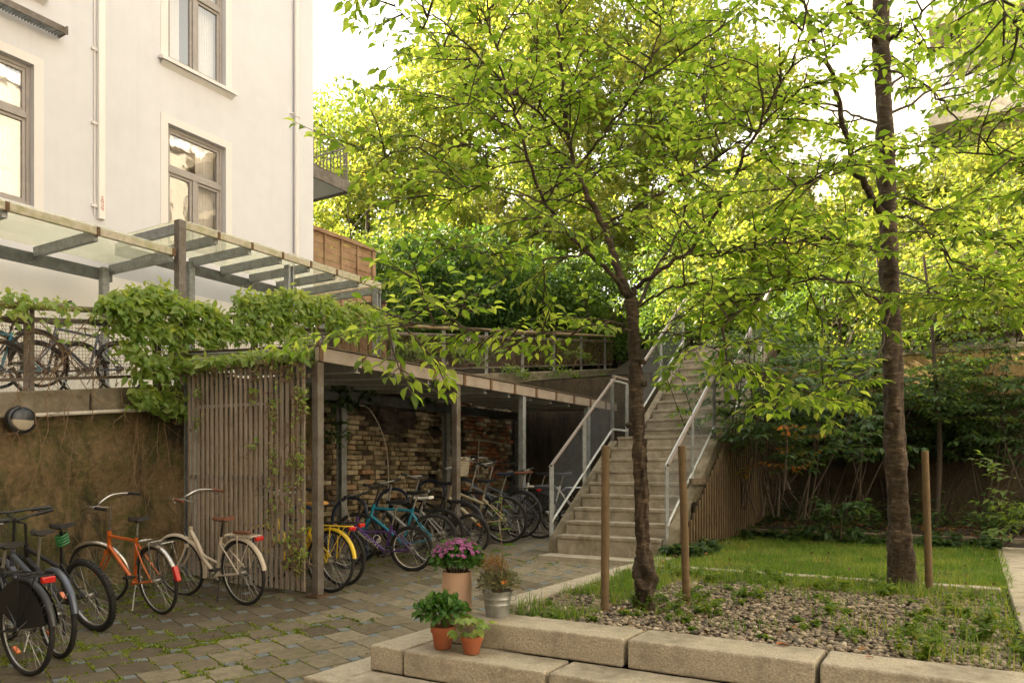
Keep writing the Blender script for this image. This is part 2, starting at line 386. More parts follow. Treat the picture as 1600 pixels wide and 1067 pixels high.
m1 = N.new("ShaderNodeMixShader"); m1.inputs[0].default_value = .28; L.new(tb.outputs[0], m1.inputs[1]); L.new(df.outputs[0], m1.inputs[2])
m2 = N.new("ShaderNodeMixShader"); m2.inputs[0].default_value = .07; L.new(m1.outputs[0], m2.inputs[1]); L.new(gl.outputs[0], m2.inputs[2])
L.new(m2.outputs[0], N["Material Output"].inputs[0])
m, T, N, L, p = new_mat('lamp_glass'); p.inputs['Base Color'].default_value = (.42, .36, .27, 1); p.inputs['Roughness'].default_value = .25

m = MAT['stucco']; T = m.node_tree; N, L = T.nodes, T.links; p = N["Principled BSDF"]; src = p.inputs['Base Color'].links[0].from_socket
tc = N.new("ShaderNodeTexCoord").outputs['Object']; st = mapping(N, L, tc, (6, 6, .35)); n1 = noise(N, L, 1, 6, .6, st); n2 = noise(N, L, .7, 5, .6, tc)
r1 = ramp(N, L, n1.outputs[0], [(.50, 1.0), (.75, .95)]); r2 = ramp(N, L, n2.outputs[0], [(.4, 1.0), (.65, .95)])
c = mixc(N, L, 1.0, src, r1.outputs[0], 'MULTIPLY'); c = mixc(N, L, 1.0, c, r2.outputs[0], 'MULTIPLY'); L.new(c, p.inputs['Base Color'])
# ------------------------------------------------------------------ ground
def tinted(name, v, f, tint_per_face_group, m, parent=None, smooth=False, kind=None):
    o = link_mesh(name, v, f, m, smooth); me = o.data
    at = me.attributes.new('tint', 'FLOAT', 'POINT'); at.data.foreach_set('value', np.asarray(tint_per_face_group, np.float32))
    if parent is not None: o.parent = parent
    if kind: o['kind'] = kind
    return o
# base under the pavers (mossy joints)
def sheet(a0, a1, b0, b1, zfun, na, nb):
    v = []; f = []
    for i in range(na + 1):
        for j in range(nb + 1):
            a = a0 + (a1 - a0) * i / na; b = b0 + (b1 - b0) * j / nb; v.append((a, b, zfun(a, b)))
    for i in range(na):
        for j in range(nb):
            k = i * (nb + 1) + j; f.append((k, k + nb + 1, k + nb + 2, k + 1))
    mb = MB(); mb.v = v; mb.f = f; return mb
struct('ground', sheet(-60, 120, -90, 90, lambda a, b: -.25, 4, 4), 'soil')
struct('paving_bed', sheet(-6, 15, 2.9, 8.75, lambda a, b: zf(a, b) - .009, 60, 24), 'moss_joint')
struct('forecourt_ground', sheet(-6, 3.5, -5, 3.4, lambda a, b: .005, 6, 6), 'conc')
JOINTS = []
def paving():
    V = []; Fc = []; Tn = []
    ca, sa = math.cos(R(20.2)), math.sin(R(20.2)); w_, h_, s_ = .285, .351, .105
    u = (ca, -sa); v = (sa, ca)                                   # in (a, b)
    e1 = (w_ * u[0] + s_ * v[0], w_ * u[1] + s_ * v[1]); e2 = (-s_ * u[0] + h_ * v[0], -s_ * u[1] + h_ * v[1])
    o0 = (3.784, 4.503)
    q = random.Random(3)
    def slab(p, W_, H_, t):
        c = (p[0] + u[0] * W_ / 2 + v[0] * H_ / 2, p[1] + u[1] * W_ / 2 + v[1] * H_ / 2)
        if not (-4 < c[0] < 14.0 and 3.0 < c[1] < 8.7): return
        if c[0] > 3.35 and c[0] < 4.7 and c[1] < 3.85: return
        if c[0] > 8.6 and c[1] < 4.75: return
        g = .0035; dz = q.gauss(0, .0016); tx, ty = q.gauss(0, .004), q.gauss(0, .004)
        k = len(V)
        for _ in range(16 if W_ > .2 else 0):
            x_, y_ = q.choice(((q.uniform(0, W_), 0), (0, q.uniform(0, H_)), (q.uniform(0, W_), H_), (W_, q.uniform(0, H_)))); JOINTS.append((p[0] + u[0] * x_ + v[0] * y_ + q.gauss(0, .004), p[1] + u[1] * x_ + v[1] * y_ + q.gauss(0, .004)))
        for (gg, dd) in ((g, -.02), (g, -.003), (g + .004, 0)):
            for x, y in ((gg, gg), (W_ - gg, gg), (W_ - gg, H_ - gg), (gg, H_ - gg)):
                a = p[0] + u[0] * x + v[0] * y; b = p[1] + u[1] * x + v[1] * y
                V.append((a, b, zf(a, b) + dd + dz + tx * (x - W_ / 2) + ty * (y - H_ / 2)))
        for r_ in (0, 4):
            for i in range(4): Fc.append((k + r_ + i, k + r_ + (i + 1) % 4, k + r_ + 4 + (i + 1) % 4, k + r_ + 4 + i))
        Fc.append((k + 8, k + 9, k + 10, k + 11)); Tn.extend([t] * 12)
    for i in range(-60, 60):
        for j in range(-30, 30):
            p = (o0[0] + e1[0] * i + e2[0] * j, o0[1] + e1[1] * i + e2[1] * j)
            if not (-4.5 < p[0] < 14.5 and 2.3 < p[1] < 9): continue
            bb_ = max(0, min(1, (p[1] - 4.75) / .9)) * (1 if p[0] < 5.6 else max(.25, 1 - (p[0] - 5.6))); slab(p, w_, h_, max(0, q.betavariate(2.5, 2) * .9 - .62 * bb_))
            slab((p[0] + (w_ - s_) * u[0] + h_ * v[0], p[1] + (w_ - s_) * u[1] + h_ * v[1]), s_, s_, 1.0)
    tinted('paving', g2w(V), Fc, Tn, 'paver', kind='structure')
paving()
# planted area: soil under the pebbles, lawn ground, dark bed behind, path at the right
struct('gravel_bed_ground', sheet(4.5, 7.65, -.3, 3.0, lambda a, b: .455, 4, 4), 'soil')
struct('lawn_ground', sheet(7.6, 12.1, -.3, 3.25, lambda a, b: .47, 6, 6), 'soil')
def bz(a, b):
    return .50 + .16 * max(0, min(1, (a - 11.7) / 1.2)) + .03 * math.sin(a * 7 + b * 5)
struct('shrub_bed_ground', sheet(11.9, 14.3, -6, 4.8, bz, 14, 40), 'soil')
struct('side_ground', sheet(3.6, 12, -9, -.95, lambda a, b: .46, 4, 4), 'soil')
# path at the right
mbp = MB(); q = random.Random(5); a = 2.0
while a < 12:
    l = q.uniform(.55, .8)
    mbp.box(a, a + l - .015, -.93 , -.62, .40, .50 + q.gauss(0, .003)); mbp.box(a + .2, a + l + .185, -.605, -.27, .40, .50 + q.gauss(0, .003)); a += l
struct('side_path', mbp, 'granite', bev=.008)
# upper walkway, terraces and hill
struct('upper_walkway', sheet(-6, 24, 8.72, 11.25, lambda a, b: cap_z(a) - .06, 20, 2), 'walk_conc')
def hz(a, b):
    base = 3.45 + .02 * (a - 14)
    z = base + .26 * max(0, a - 16.5) + .08 * max(0, a - 24)
    z += .5 * math.sin(a * .5 + b * .35) * min(1, max(0, (a - 16) / 8))
    if b > 4.8 and a > 14: z = max(z, cap_z(min(a, 20)) - .35)
    return min(z, 13)
struct('hill', sheet(14.45, 70, -45, 8.3, hz, 50, 50), 'soil')
struct('hill_terrace', sheet(11.5, 70, 11.4, 50, lambda a, b: 3.4 + .28 * max(0, a - 14) if a < 48 else 12.9, 30, 20), 'soil')
struct('hill_back', sheet(22.5, 70, 8.2, 11.5, lambda a, b: min(13, 4.5 + .3 * (a - 22)), 12, 3), 'soil')

twm = MB()
n_ = 40
for i in range(n_ + 1):
    a = 11 + 37 * i / n_; twm.v += [(a, 11.3, 1.5), (a, 11.3, 3.4 + .28 * max(0, a - 14) + .02)]
for i in range(n_): twm.f.append((2 * i, 2 * i + 2, 2 * i + 3, 2 * i + 1))
for b0_, b1_ in ((8.2, 11.4),):
    k_ = len(twm.v); twm.v += [(22.4, b0_, 1), (22.4, b1_, 1), (22.4, b1_, 5.2), (22.4, b0_, 5.2)]; twm.f.append((k_, k_ + 1, k_ + 2, k_ + 3))
struct('terrace_bank', twm, 'soil', smooth=False)
# ------------------------------------------------------------------ retaining walls
t = gthing('retaining_wall', 'mossy brown stained retaining wall behind the row of four bicycles, dry stems hanging down it', 'wall', -5, 8.6, 0)
q = random.Random(2)
mw = MB(); n_a = 150; n_z = 30
for i in range(n_a + 1):
    for j in range(n_z + 1):
        a = -5 + (8.55 + 5) * i / n_a; zt = cap_z(a) - .27; z = -.2 + (zt + .2) * j / n_z
        d = .035 * math.sin(a * 2.1 + z) * math.sin(z * 3 + a) + .012 * math.sin(a * 11 + z * 7) + (.07 * max(0, 1 - z / .5)) + .03 * math.sin(z * 9 + .6 * math.sin(a * 2))
        mw.v.append((a, 8.6 - d + q.gauss(0, .008), z))
for i in range(n_a):
    for j in range(n_z):
        k = i * (n_z + 1) + j; mw.f.append((k, k + n_z + 1, k + n_z + 2, k + 1))
mw.add([(-5, 8.62, -.2), (8.55, 8.62, -.2), (8.55, 9, -.2), (-5, 9, -.2), (-5, 8.62, cap_z(-5) - .27), (8.55, 8.62, cap_z(8.55) - .27), (8.55, 9, cap_z(8.55) - .27), (-5, 9, cap_z(-5) - .27)],
       [(0, 3, 2, 1), (4, 5, 6, 7), (2, 3, 7, 6), (3, 0, 4, 7), (1, 2, 6, 5)])
part('wall_face', mw, 'wall_old', t)
q = random.Random(4); a = -5.; k = 0
cb = MB()
while a < 20.5:
    l = q.uniform(1.5, 1.9); e = min(a + l - .02, 20.6)
    z0, z1 = cap_z(a), cap_z(e); o = q.gauss(0, .008)
    cb.add([(a, 8.5 + o, z0 - .27), (e, 8.5 + o, z1 - .27), (e, 8.8, z1 - .27), (a, 8.8, z0 - .27), (a, 8.5 + o, z0), (e, 8.5 + o, z1), (e, 8.8, z1), (a, 8.8, z0)],
           [(0, 3, 2, 1), (4, 5, 6, 7), (0, 1, 5, 4), (1, 2, 6, 5), (2, 3, 7, 6), (3, 0, 4, 7)])
    a += l
part('coping', cb, 'cap', t, bev=.02)
# ruined brick wall behind the shelter
t = gthing('brick_wall', 'crumbling old brick wall with holes and dark rock under the bicycle shelter roof', 'wall', 8.6, 8.6, 0)
V = []; Fc = []; Tn = []; q = random.Random(11)
def crack(a, z):       # where rock shows instead of bricks
    d1 = abs(a - (12.05 + .12 * math.sin(z * 4))) < .16 + .10 * (z - 1.2)
    top = z > 2.32 + .22 * math.sin(a * 2.3) and a < 10.9
    rub = a < 10.5 and z > 2.75 - .42 * (a - 8.6) + .15 * math.sin(a * 9) and z > 1.75
    return d1 or top or rub
row = 0; z = -.02
while z < 3.35:
    a = 8.5 + (.13 if row % 2 else 0)
    while a < 19:
        l = .235; 
        if crack(a + .1, z) or (a > 14.05) or z > cap_z(a) - .35: a += l + .012; continue
        hole = q.random() < .035 + (.10 if .9 < z < 1.5 and a < 11.5 else 0)
        if not hole:
            d = q.gauss(0, .016) + (.05 if q.random() < .06 else 0); k = len(V); e = [q.uniform(-.014, .014) for _ in range(8)]; l_ = l; l = l * q.choice((1, 1, 1, .5, .8))
            for (x, y, zz), ee in zip(((a, 8.56 - d, z), (a + l, 8.56 - d, z), (a + l, 8.66, z), (a, 8.66, z), (a, 8.56 - d, z + .068), (a + l, 8.56 - d, z + .068), (a + l, 8.66, z + .068), (a, 8.66, z + .068)), e):
                V.append((x + ee, y + ee, zz + ee * .8))
            Fc += [tuple(k + i for i in g) for g in ((4, 5, 6, 7), (0, 1, 5, 4), (1, 2, 6, 5), (3, 0, 4, 7), (0, 3, 2, 1))]
            tt = q.betavariate(2, 2.2) * .75
            if a > 12.2 and q.random() < .45: tt = .8
            if q.random() < .05: tt = 1.0
            if q.random() < .12: tt = .08
            Tn += [tt] * 8; 
        a += l + .012
    z += .068 + .013; row += 1
Minv = ROOT[t.name]
o = tinted('brickwork', [tuple(Minv @ Vector(p)) for p in g2w(V)], Fc, Tn, 'brick', t)
b_ = o.modifiers.new('bevel', 'BEVEL'); b_.width = .009; b_.segments = 2
mb = MB(); x0_, x1_ = 8.5, 20.6
mb.add([(x0_, 8.645, -.2), (x1_, 8.645, -.2), (x1_, 8.95, -.2), (x0_, 8.95, -.2), (x0_, 8.645, cap_z(x0_) - .272), (x1_, 8.645, cap_z(x1_) - .272), (x1_, 8.95, cap_z(x1_) - .272), (x0_, 8.95, cap_z(x0_) - .272)], [(0, 3, 2, 1), (4, 5, 6, 7), (0, 1, 5, 4), (1, 2, 6, 5), (2, 3, 7, 6), (3, 0, 4, 7)])
part('mortar_core', mb, 'rock', t)
mb = MB(); q = random.Random(21)
for i in range(260):
    a = q.uniform(8.6, 14.1); z = q.uniform(.2, cap_z(a) - .35)
    if crack(a, z) or z > cap_z(a) - .6 or q.random() < .05:
        mb.blob((a, 8.64 + q.uniform(-.02, .05), z), (q.uniform(.10, .32), q.uniform(.06, .13), q.uniform(.06, .15)), i, 9, 6, .16)
part('rock_face', mb, 'rock', t, auto=30)
# wall closing the courtyard at the back, under the hill
t = gthing('back_wall', 'tall ochre plaster wall at the back right, sunlit along its top behind the shrubs', 'wall', 14.3, 0, 0)
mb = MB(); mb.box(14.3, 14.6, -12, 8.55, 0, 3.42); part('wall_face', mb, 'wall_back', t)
part('sunlit_band', MB().box(14.27, 14.297, -12, 3.0, 2.70, 3.416), 'wall_sunlit', t)  # bright band painted where the sun strikes the wall top
mb = MB().box(14.25, 14.66, -12, 3.1, 3.42, 3.50); part('coping', mb, 'cap', t, bev=.01)
mb = MB().tube([(14.27, 1.9, 2.62), (14.27, -8, 2.66)], .016, 6); part('conduit', mb, 'cable_white', t)

# ------------------------------------------------------------------ granite steps, kerbs, edging
def block(name, a0, a1, b0, b1, z0, z1, label, cat='granite step', grp=None, mat='granite', bev=.012, mats=None):
    mb = MB(); na, nb, nz = max(1, int((a1 - a0) / .06)), max(1, int(abs(b1 - b0) / .06)), max(1, int((z1 - z0) / .06))
    c = ((a0 + a1) / 2, (b0 + b1) / 2, z0); q = random.Random(int(a0 * 100 + b0 * 10))
    g = gthing if False else None
    mb.box(a0, a1, b0, b1, z0, z1)
    M = Matrix.Translation(W(c[0], c[1], c[2])) @ Matrix.Rotation(TH, 4, 'Z'); Mi = M.inverted()
    o = link_mesh(name, [tuple(Mi @ Vector(p)) for p in g2w(mb.v)], mb.f, mat, True)
    o.matrix_world = M
    b = o.modifiers.new('bevel', 'BEVEL'); b.width = bev; b.segments = 2
    s = o.modifiers.new('sub', 'SUBSURF'); s.subdivision_type = 'SIMPLE'; s.levels = s.render_levels = 5
    tx = bpy.data.textures.get('stone_noise') or bpy.data.textures.new('stone_noise', 'CLOUDS'); tx.noise_scale = .06; tx.noise_depth = 3
    d = o.modifiers.new('disp', 'DISPLACE'); d.texture = tx; d.texture_coords = 'GLOBAL'; d.strength = .007 if mat == 'granite' else .05; d.mid_level = .5
    tag(o, label, cat, grp); return o
g_ = 'granite blocks of the low steps'
for i, (b0, b1) in enumerate([(1.775, 3.17), (.70, 1.745), (-1.3, .675)]):
    block('granite_step', 4.215, 4.56, b0, b1, .33, .50, ['granite block of the top step with the pink pot and the metal bucket on it', 'middle granite block of the top step, an orange leaf lying near its right end', 'rightmost granite block of the top step with a small red leaf on it'][i], grp=g_)
for i, (b0, b1) in enumerate([(2.125, 3.17), (.9, 2.10), (-1.2, .88)]):
    block('granite_step', 3.885, 4.21, b0, b1, .165, .33, ['granite block of the second step carrying the two terracotta pots', 'granite block of the second step below the joint of the top step', 'granite block of the second step furthest right at the lower picture edge'][i], grp=g_)
block('granite_step', 3.90, 4.9, 3.195, 3.47, .16, .33, 'short corner block of the second step with a rough split end face', grp=g_, mat='granite', bev=.012)
for i, (b0, b1) in enumerate([(2.2, 3.445), (.9, 2.18)]):
    block('granite_step', 3.4, 3.88, b0, b1, .0, .165, ['pale granite slab of the lowest step beside the mossy joint', 'granite slab of the lowest step at the bottom edge of the picture'][i], grp=g_)
block('granite_step', 3.56, 4.95, 3.475, 3.745, -.05, .155, 'pale granite strip of the lowest step at the edge of the paving', grp=g_)
mb = MB(); q = random.Random(31)     # kerb stones running to the stairs
g_ = 'kerb stones between the paving and the pebble bed'
a = 4.92; k = 0; labs = ['kerb stone nearest the metal bucket', 'second kerb stone from the bucket', 'kerb stone beside the left stake', 'kerb stone behind the slim tree trunk', 'kerb stone nearest the foot of the stairs']
for l in (.8, .8, .8, .8, .72):
    block('kerb_stone', a + .008, a + l - .008, 2.94, 3.17, .25, .495, labs[k], 'kerb stone', g_, bev=.01); a += l; k += 1
g_ = 'edging stones between the pebbles and the lawn'
b = 2.9; k = 0; labs = ['edging stone between pebbles and lawn, right of the slim tree', 'edging stone behind the leaning stake', 'edging stone in the middle of the lawn edge', 'edging stone left of the thick tree trunk', 'edging stone at the right of the thick tree trunk']
for l in (.6, .62, .66, .62, .62):
    block('edging_stone', 7.6, 7.74, b - l + .01, b, .3, .505, labs[k], 'edging stone', g_, bev=.01); b -= l; k += 1

# ------------------------------------------------------------------ white apartment building on the left
BF = 11.2
bld = gthing('apartment_building', 'cream white rendered apartment building with tall grey framed windows at the left', 'building', 0, BF, 3)
wins = [(4.52, 5.65, 5.18, 7.15), (7.72, 8.84, 5.18, 7.15), (4.52, 5.65, 8.2, 10.3), (7.72, 8.84, 8.2, 10.3), (1.3, 2.43, 5.18, 7.15), (1.3, 2.43, 8.2, 10.3), (7.72, 8.84, 11.3, 13.3), (4.52, 5.65, 11.3, 13.3)]
mb = MB()
xs = sorted({-14., 10.9} | {w[0] for w in wins} | {w[1] for w in wins}); zs = sorted({-1., 15.5} | {w[2] for w in wins} | {w[3] for w in wins})
for i in range(len(xs) - 1):
    for j in range(len(zs) - 1):
        cx, cz = (xs[i] + xs[i + 1]) / 2, (zs[j] + zs[j + 1]) / 2
        if any(w[0] < cx < w[1] and w[2] < cz < w[3] for w in wins): continue
        mb.add([(xs[i], BF, zs[j]), (xs[i + 1], BF, zs[j]), (xs[i + 1], BF, zs[j + 1]), (xs[i], BF, zs[j + 1])], [(0, 1, 2, 3)])
for w_ in wins:     # reveals
    a0, a1, z0, z1 = w_; y0, y1 = BF, BF + .35
    for q_ in ([(a0, y0, z0), (a0, y0, z1), (a0, y1, z1), (a0, y1, z0)], [(a1, y0, z0), (a1, y1, z0), (a1, y1, z1), (a1, y0, z1)], [(a0, y0, z1), (a1, y0, z1), (a1, y1, z1), (a0, y1, z1)], [(a0, y0, z0), (a0, y1, z0), (a1, y1, z0), (a1, y0, z0)]): mb.add(q_, [(0, 1, 2, 3)])
mb.add([(10.9, BF, -1), (10.9, 18, -1), (10.9, 18, 15.5), (10.9, BF, 15.5)], [(0, 1, 2, 3)])
mb.add([(-14, 18, -1), (-14, BF, -1), (-14, BF, 15.5), (-14, 18, 15.5)], [(0, 1, 2, 3)])
mb.add([(10.9, 18, -1), (-14, 18, -1), (-14, 18, 15.5), (10.9, 18, 15.5)], [(0, 1, 2, 3)])
part('wall', mb, 'stucco', bld, smooth=False)
part('plinth', MB().box(-14, 10.896, BF - .012, BF - .002, 0, 4.45), 'plinth_white', bld, smooth=False)
mb = MB(); mb.box(-14.3, 11.0, BF - .35, 18.2, 15.5, 15.9); part('roof', mb, 'trim', bld)
for k, w_ in enumerate(wins[:6]):
    a0, a1, z0, z1 = w_; am = (a0 + a1) / 2; y = BF + .10
    # plaster surround
    s = .13; mb = MB(); ty = BF - .012
    mb.box(a0 - s, a0, ty, BF + .01, z0 - (.0 if k in (2, 3, 5) else .2), z1 + s); mb.box(a1, a1 + s, ty, BF + .01, z0 - (.0 if k in (2, 3, 5) else .2), z1 + s); mb.box(a0, a1, ty, BF + .01, z1, z1 + s)
    fr = MB(); t_ = .06; zt = z0 + (z1 - z0) * .64
    fr.box(a0, a0 + t_, y - .02, y + .06, z0, z1); fr.box(a1 - t_, a1, y - .02, y + .06, z0, z1)
    fr.box(a0 + t_, a1 - t_, y - .02, y + .06, z1 - t_, z1); fr.box(a0 + t_, a1 - t_, y - .02, y + .06, z0, z0 + t_)
    fr.box(a0 + t_, a1 - t_, y - .035, y + .06, zt - .045, zt + .045)
    fr.box(am - .04, am + .04, y - .03, y + .06, z0 + t_, zt - .045)
    wn = part('window', fr, 'sash', bld, bev=.006)
    part('surround', mb, 'trim', wn)
    sh = MB()
    for (p0, p1, r0, r1) in ((a0 + t_, am - .04, z0 + t_, zt - .045), (am + .04, a1 - t_, z0 + t_, zt - .045), (a0 + t_, a1 - t_, zt + .045, z1 - t_)):
        h = .045
        sh.box(p0, p0 + h, y - .005, y + .04, r0, r1); sh.box(p1 - h, p1, y - .005, y + .04, r0, r1); sh.box(p0 + h, p1 - h, y - .005, y + .04, r1 - h, r1); sh.box(p0 + h, p1 - h, y - .005, y + .04, r0, r0 + h)
    part('casement', sh, 'sash', wn, bev=.004)
    gp = MB(); gp.add([(a0 + t_, y + .02, z0 + t_), (a1 - t_, y + .02, z0 + t_), (a1 - t_, y + .02, z1 - t_), (a0 + t_, y + .02, z1 - t_)], [(0, 1, 2, 3)])
    part('pane', gp, 'glass', wn, smooth=False)
    cu = MB(); n_ = 26     # net curtains at both sides of the room
    for (c0, c1) in ((a0 + .05, a0 + .40), (a1 - .36, a1 - .05)) if k in (2, 3, 5) else ((a0 + .05, a0 + .22), (a1 - .42, a1 - .05)):
        p_ = [(c0 + (c1 - c0) * i / n_, y + .16 + .018 * math.sin(i * 1.5), z0) for i in range(n_ + 1)]; o_ = len(cu.v)
        for x_, yy, _ in p_: cu.v += [(x_, yy, z0 + .05), (x_, yy, z1 - .05)]
        for i in range(n_): cu.f.append((o_ + 2 * i, o_ + 2 * i + 2, o_ + 2 * i + 3, o_ + 2 * i + 1))
    part('curtain', cu, 'curtain', wn)
    rm = MB(); rm.box(a0 - .6, a1 + .6, BF + .36, BF + 2.2, z0 - .5, z1 + .4); rm.f = [f_ for i_, f_ in enumerate(rm.f) if i_ != 2]; part('room', rm, 'room', wn, smooth=False)
    if k in (2, 3, 5):
        si = MB(); si.add([(a0 - .17, BF - .13, z0 - .10), (a1 + .17, BF - .13, z0 - .10), (a1 + .17, BF + .1, z0 - .02), (a0 - .17, BF + .1, z0 - .02), (a0 - .17, BF - .13, z0 - .045), (a1 + .17, BF - .13, z0 - .045), (a1 + .17, BF + .1, z0 + .0), (a0 - .17, BF + .1, z0 + .0)],
                          [(0, 3, 2, 1), (4, 5, 6, 7), (0, 1, 5, 4), (1, 2, 6, 5), (3, 0, 4, 7)])
        si.add([(a0 - .15, BF - .09, z0 - .10), (a1 + .15, BF - .09, z0 - .10), (a1 + .13, BF + .0, z0 - .16), (a0 - .13, BF + .0, z0 - .16)], [(0, 3, 2, 1)])
        part('sill', si, 'trim', wn)
# corner strip, downpipe, joints
mb = MB().box(10.45, 10.89, BF - .03, BF, 3, 15.5); part('corner_strip', mb, 'stucco', bld)
mb = MB().tube([(10.42, BF - .07, 3.2), (10.42, BF - .07, 15.4)], .045, 12)
for z in (5.6, 8.3, 11): mb.ring((10.42, BF - .07, z), (0, 0, 1), .052, .012, 14, 5); mb.beam((10.36, BF - .07, z + .05), (10.30, BF, z + .05), .02, .02)
part('downpipe', mb, 'trim', bld)
# side face balcony
bal = MB(); B0 = 13.0
bal.box(10.9, 13.8, B0, 16, 8.30, 8.46); part('balcony_slab', bal, 'stucco', bld, bev=.01)
bal = MB(); bal.box(10.9, 13.82, B0 - .05, B0 - .003, 8.25, 8.52); bal.box(13.803, 13.85, B0 - .05, 16, 8.25, 8.52)
part('balcony_edge', bal, 'steel_brown', bld)
rl = MB(); rl.tube([(10.9, B0 + .03, 9.35), (13.8, B0 + .03, 9.35), (13.8, 16, 9.35)], .022, 8); rl.tube([(10.9, B0 + .03, 9.2), (13.8, B0 + .03, 9.2), (13.8, 16, 9.2)], .012, 6); rl.tube([(10.9, B0 + .03, 8.58), (13.8, B0 + .03, 8.58), (13.8, 16, 8.58)], .016, 6)
for i in range(26): rl.beam((10.95 + i * .11, B0 + .03, 8.5), (10.95 + i * .11, B0 + .03, 9.2), .012, .02)
for i in range(20): rl.beam((13.8, B0 + .1 + i * .12, 8.5), (13.8, B0 + .1 + i * .12, 9.2), .012, .02)
for a in (10.95, 12.3, 13.8): rl.beam((a, B0 + .03, 8.4), (a, B0 + .03, 9.36), .04, .04)
part('balcony_railing', rl, 'steel_brown', bld)
# perforated metal ledge under the upper left window
t = gthing('window_grating', 'perforated metal tray fixed to the facade at the top left corner', 'grating', 5.0, BF, 7.75)
mb = MB(); mb.beam((3.0, 10.98, 7.72), (6.0, 10.98, 7.72), .02, .09); mb.beam((3.0, 11.18, 7.78), (6.0, 11.18, 7.78), .02, .05); mb.beam((5.99, 10.97, 7.74), (5.99, 11.2, 7.74), .02, .10)
part('frame', mb, 'steel_brown', t)
mb = MB()
for i in range(75): mb.beam((3.0 + i * .04, 10.985, 7.70), (3.0 + i * .04, 11.18, 7.70), .013, .02)
for j in range(5): mb.beam((3.0, 11.0 + j * .035, 7.705), (6.0, 11.0 + j * .035, 7.705), .012, .016)
part('mesh', mb, 'steel', t)
# white cable cover with red lettering
t = gthing('cable_cover', 'narrow white cable cover strip running down the facade between the windows', 'cable cover', 6.57, BF, 5.25)
mb = MB().box(6.54, 6.64, BF - .07, BF - .002, 5.26, 15.4); part('cover', mb, 'wall_white', t, bev=.006)
mb = MB().tube([(6.50, BF - .02, 5.3), (6.50, BF - .02, 15.4)], .010, 6)
for z in (5.42, 6.65, 7.75, 8.9, 10.1): mb.box(6.455, 6.535, BF - .04, BF, z, z + .035)
part('clamps', mb, 'trim', t)
cu = bpy.data.curves.new('lettering', 'FONT'); cu.body = 'HØYSP'; cu.size = .062; cu.extrude = .001; cu.align_x = 'LEFT'
tmp = bpy.data.objects.new('tmp', cu); COL.objects.link(tmp); bpy.context.view_layer.update()
me = bpy.data.meshes.new_from_object(tmp.evaluated_get(bpy.context.evaluated_depsgraph_get())); bpy.data.objects.remove(tmp)
mb = MB(); mb.v = [(6.567 + (.0 + p.co.y * 1.0), BF - .073 - p.co.z, 5.60 - p.co.x * 1.1) for p in me.vertices]; mb.f = [tuple(p.vertices) for p in me.polygons]
part('lettering', mb, 'red_ink', t, smooth=False)

# ------------------------------------------------------------------ glass canopies over the upper walkway
def canopy(name, label, a0, a1, b0, b1, zt, nb, fposts, bposts, endbeam=True):
    t = gthing(name, label, 'canopy', (a0 + a1) / 2, b0, cap_z((a0 + a1) / 2))
    mb = MB().box(a0, a1, b0, b0 + .05, zt - .095, zt); part('front_gutter', mb, 'gutter', t, bev=.006)
    mb = MB().box(a0, a1, b1 - .06, b1, zt - .26, zt - .10); part('back_beam', mb, 'steel_dark', t)
    st = (a1 - a0) / nb
    for i in range(nb + 1):
        x = a0 + .03 + (a1 - a0 - .06) * i / nb
        mb = MB().box(x - .03, x + .03, b0 + .06, b1 - .065, zt - .16, zt - .03); part('cross_beam', mb, 'steel', t)
        if i: 
            mb = MB().box(x - .02, x + .02, b0 - .012, b0 + .02, zt - .10, zt + .003); part('bracket', mb, 'rust', t)
            mb = MB()
    mb = MB().box(a0 + .01, a1 - .01, b0 + .0, b1 - .0, zt + .004, zt + .018); part('glass_roof', mb, 'roof_glass', t)
    for x, top in fposts:
        mb = MB(); z0 = cap_z(x) - .1; mb.box(x - .055, x - .04, b0 + .055, b0 + .16, z0, top); mb.box(x + .04, x + .055, b0 + .055, b0 + .16, z0, top); mb.box(x - .04, x + .04, b0 + .10, b0 + .115, z0, top)
        part('post', mb, 'steel', t)
    for x in bposts:
        mb = MB().box(x - .05, x + .05, b1 - .17, b1 - .07, cap_z(x) - .1, zt - .10); part('post', mb, 'steel', t)
    return t
canopy('glass_canopy', 'lower glass canopy at the left edge, in front of the facade', .2, 6.46, 9.2, 10.72, 4.49, 6, [], [6.3, 3.0])
c2 = canopy('glass_canopy', 'higher long glass canopy ending at the wooden slat fence', 6.53, 10.72, 9.2, 10.72, 4.90, 7, [(8.55, 4.76), (10.64, 4.76)], [7.70, 10.6])
mb = MB().box(6.49, 6.60, 9.17, 9.28, cap_z(6.5) - .1, 4.90); part('corner_post', mb, 'steel_brown', c2, bev=.004)
# wooden slat fence below the canopy end and woven fence above
t = gthing('slat_fence', 'vertical brown board fence closing the walkway below the glass canopy end', 'fence', 10.95, 10.2, 3.2)
mb = MB()
for i in range(16):
    b = 9.35 + i * .115; mb.box(10.93 + (.03 if i % 2 else 0), 10.955 + (.03 if i % 2 else 0), b, b + .09, cap_z(10.9) - .1, 4.68)
part('boards', mb, 'wood_fence', t)
mb = MB().box(10.915, 10.93, 9.3, 11.1, 4.60, 4.68); part('top_rail', mb, 'wood_dark', t)
t = gthing('woven_fence', 'horizontal board fence panel beside the end of the white building', 'fence', 12, 11.4, 4.5)
mb = MB()
for j in range(13):
    z = 4.55 + j * .145
    if z > 6.3: break
    for i in range(4):
        x0 = 10.92 + i * .49; o = .018 if (i + j) % 2 else -.004
        mb.beam((x0, 11.4 + o, z + .07), (x0 + .49, 11.4 + (.018 - o) * .4, z + .07), .012, .135)
part('boards', mb, 'wood_fence', t)
mb = MB()
for i in range(5): mb.box(10.91 + i * .485, 10.945 + i * .485, 11.36, 11.375, 4.5, 6.36)
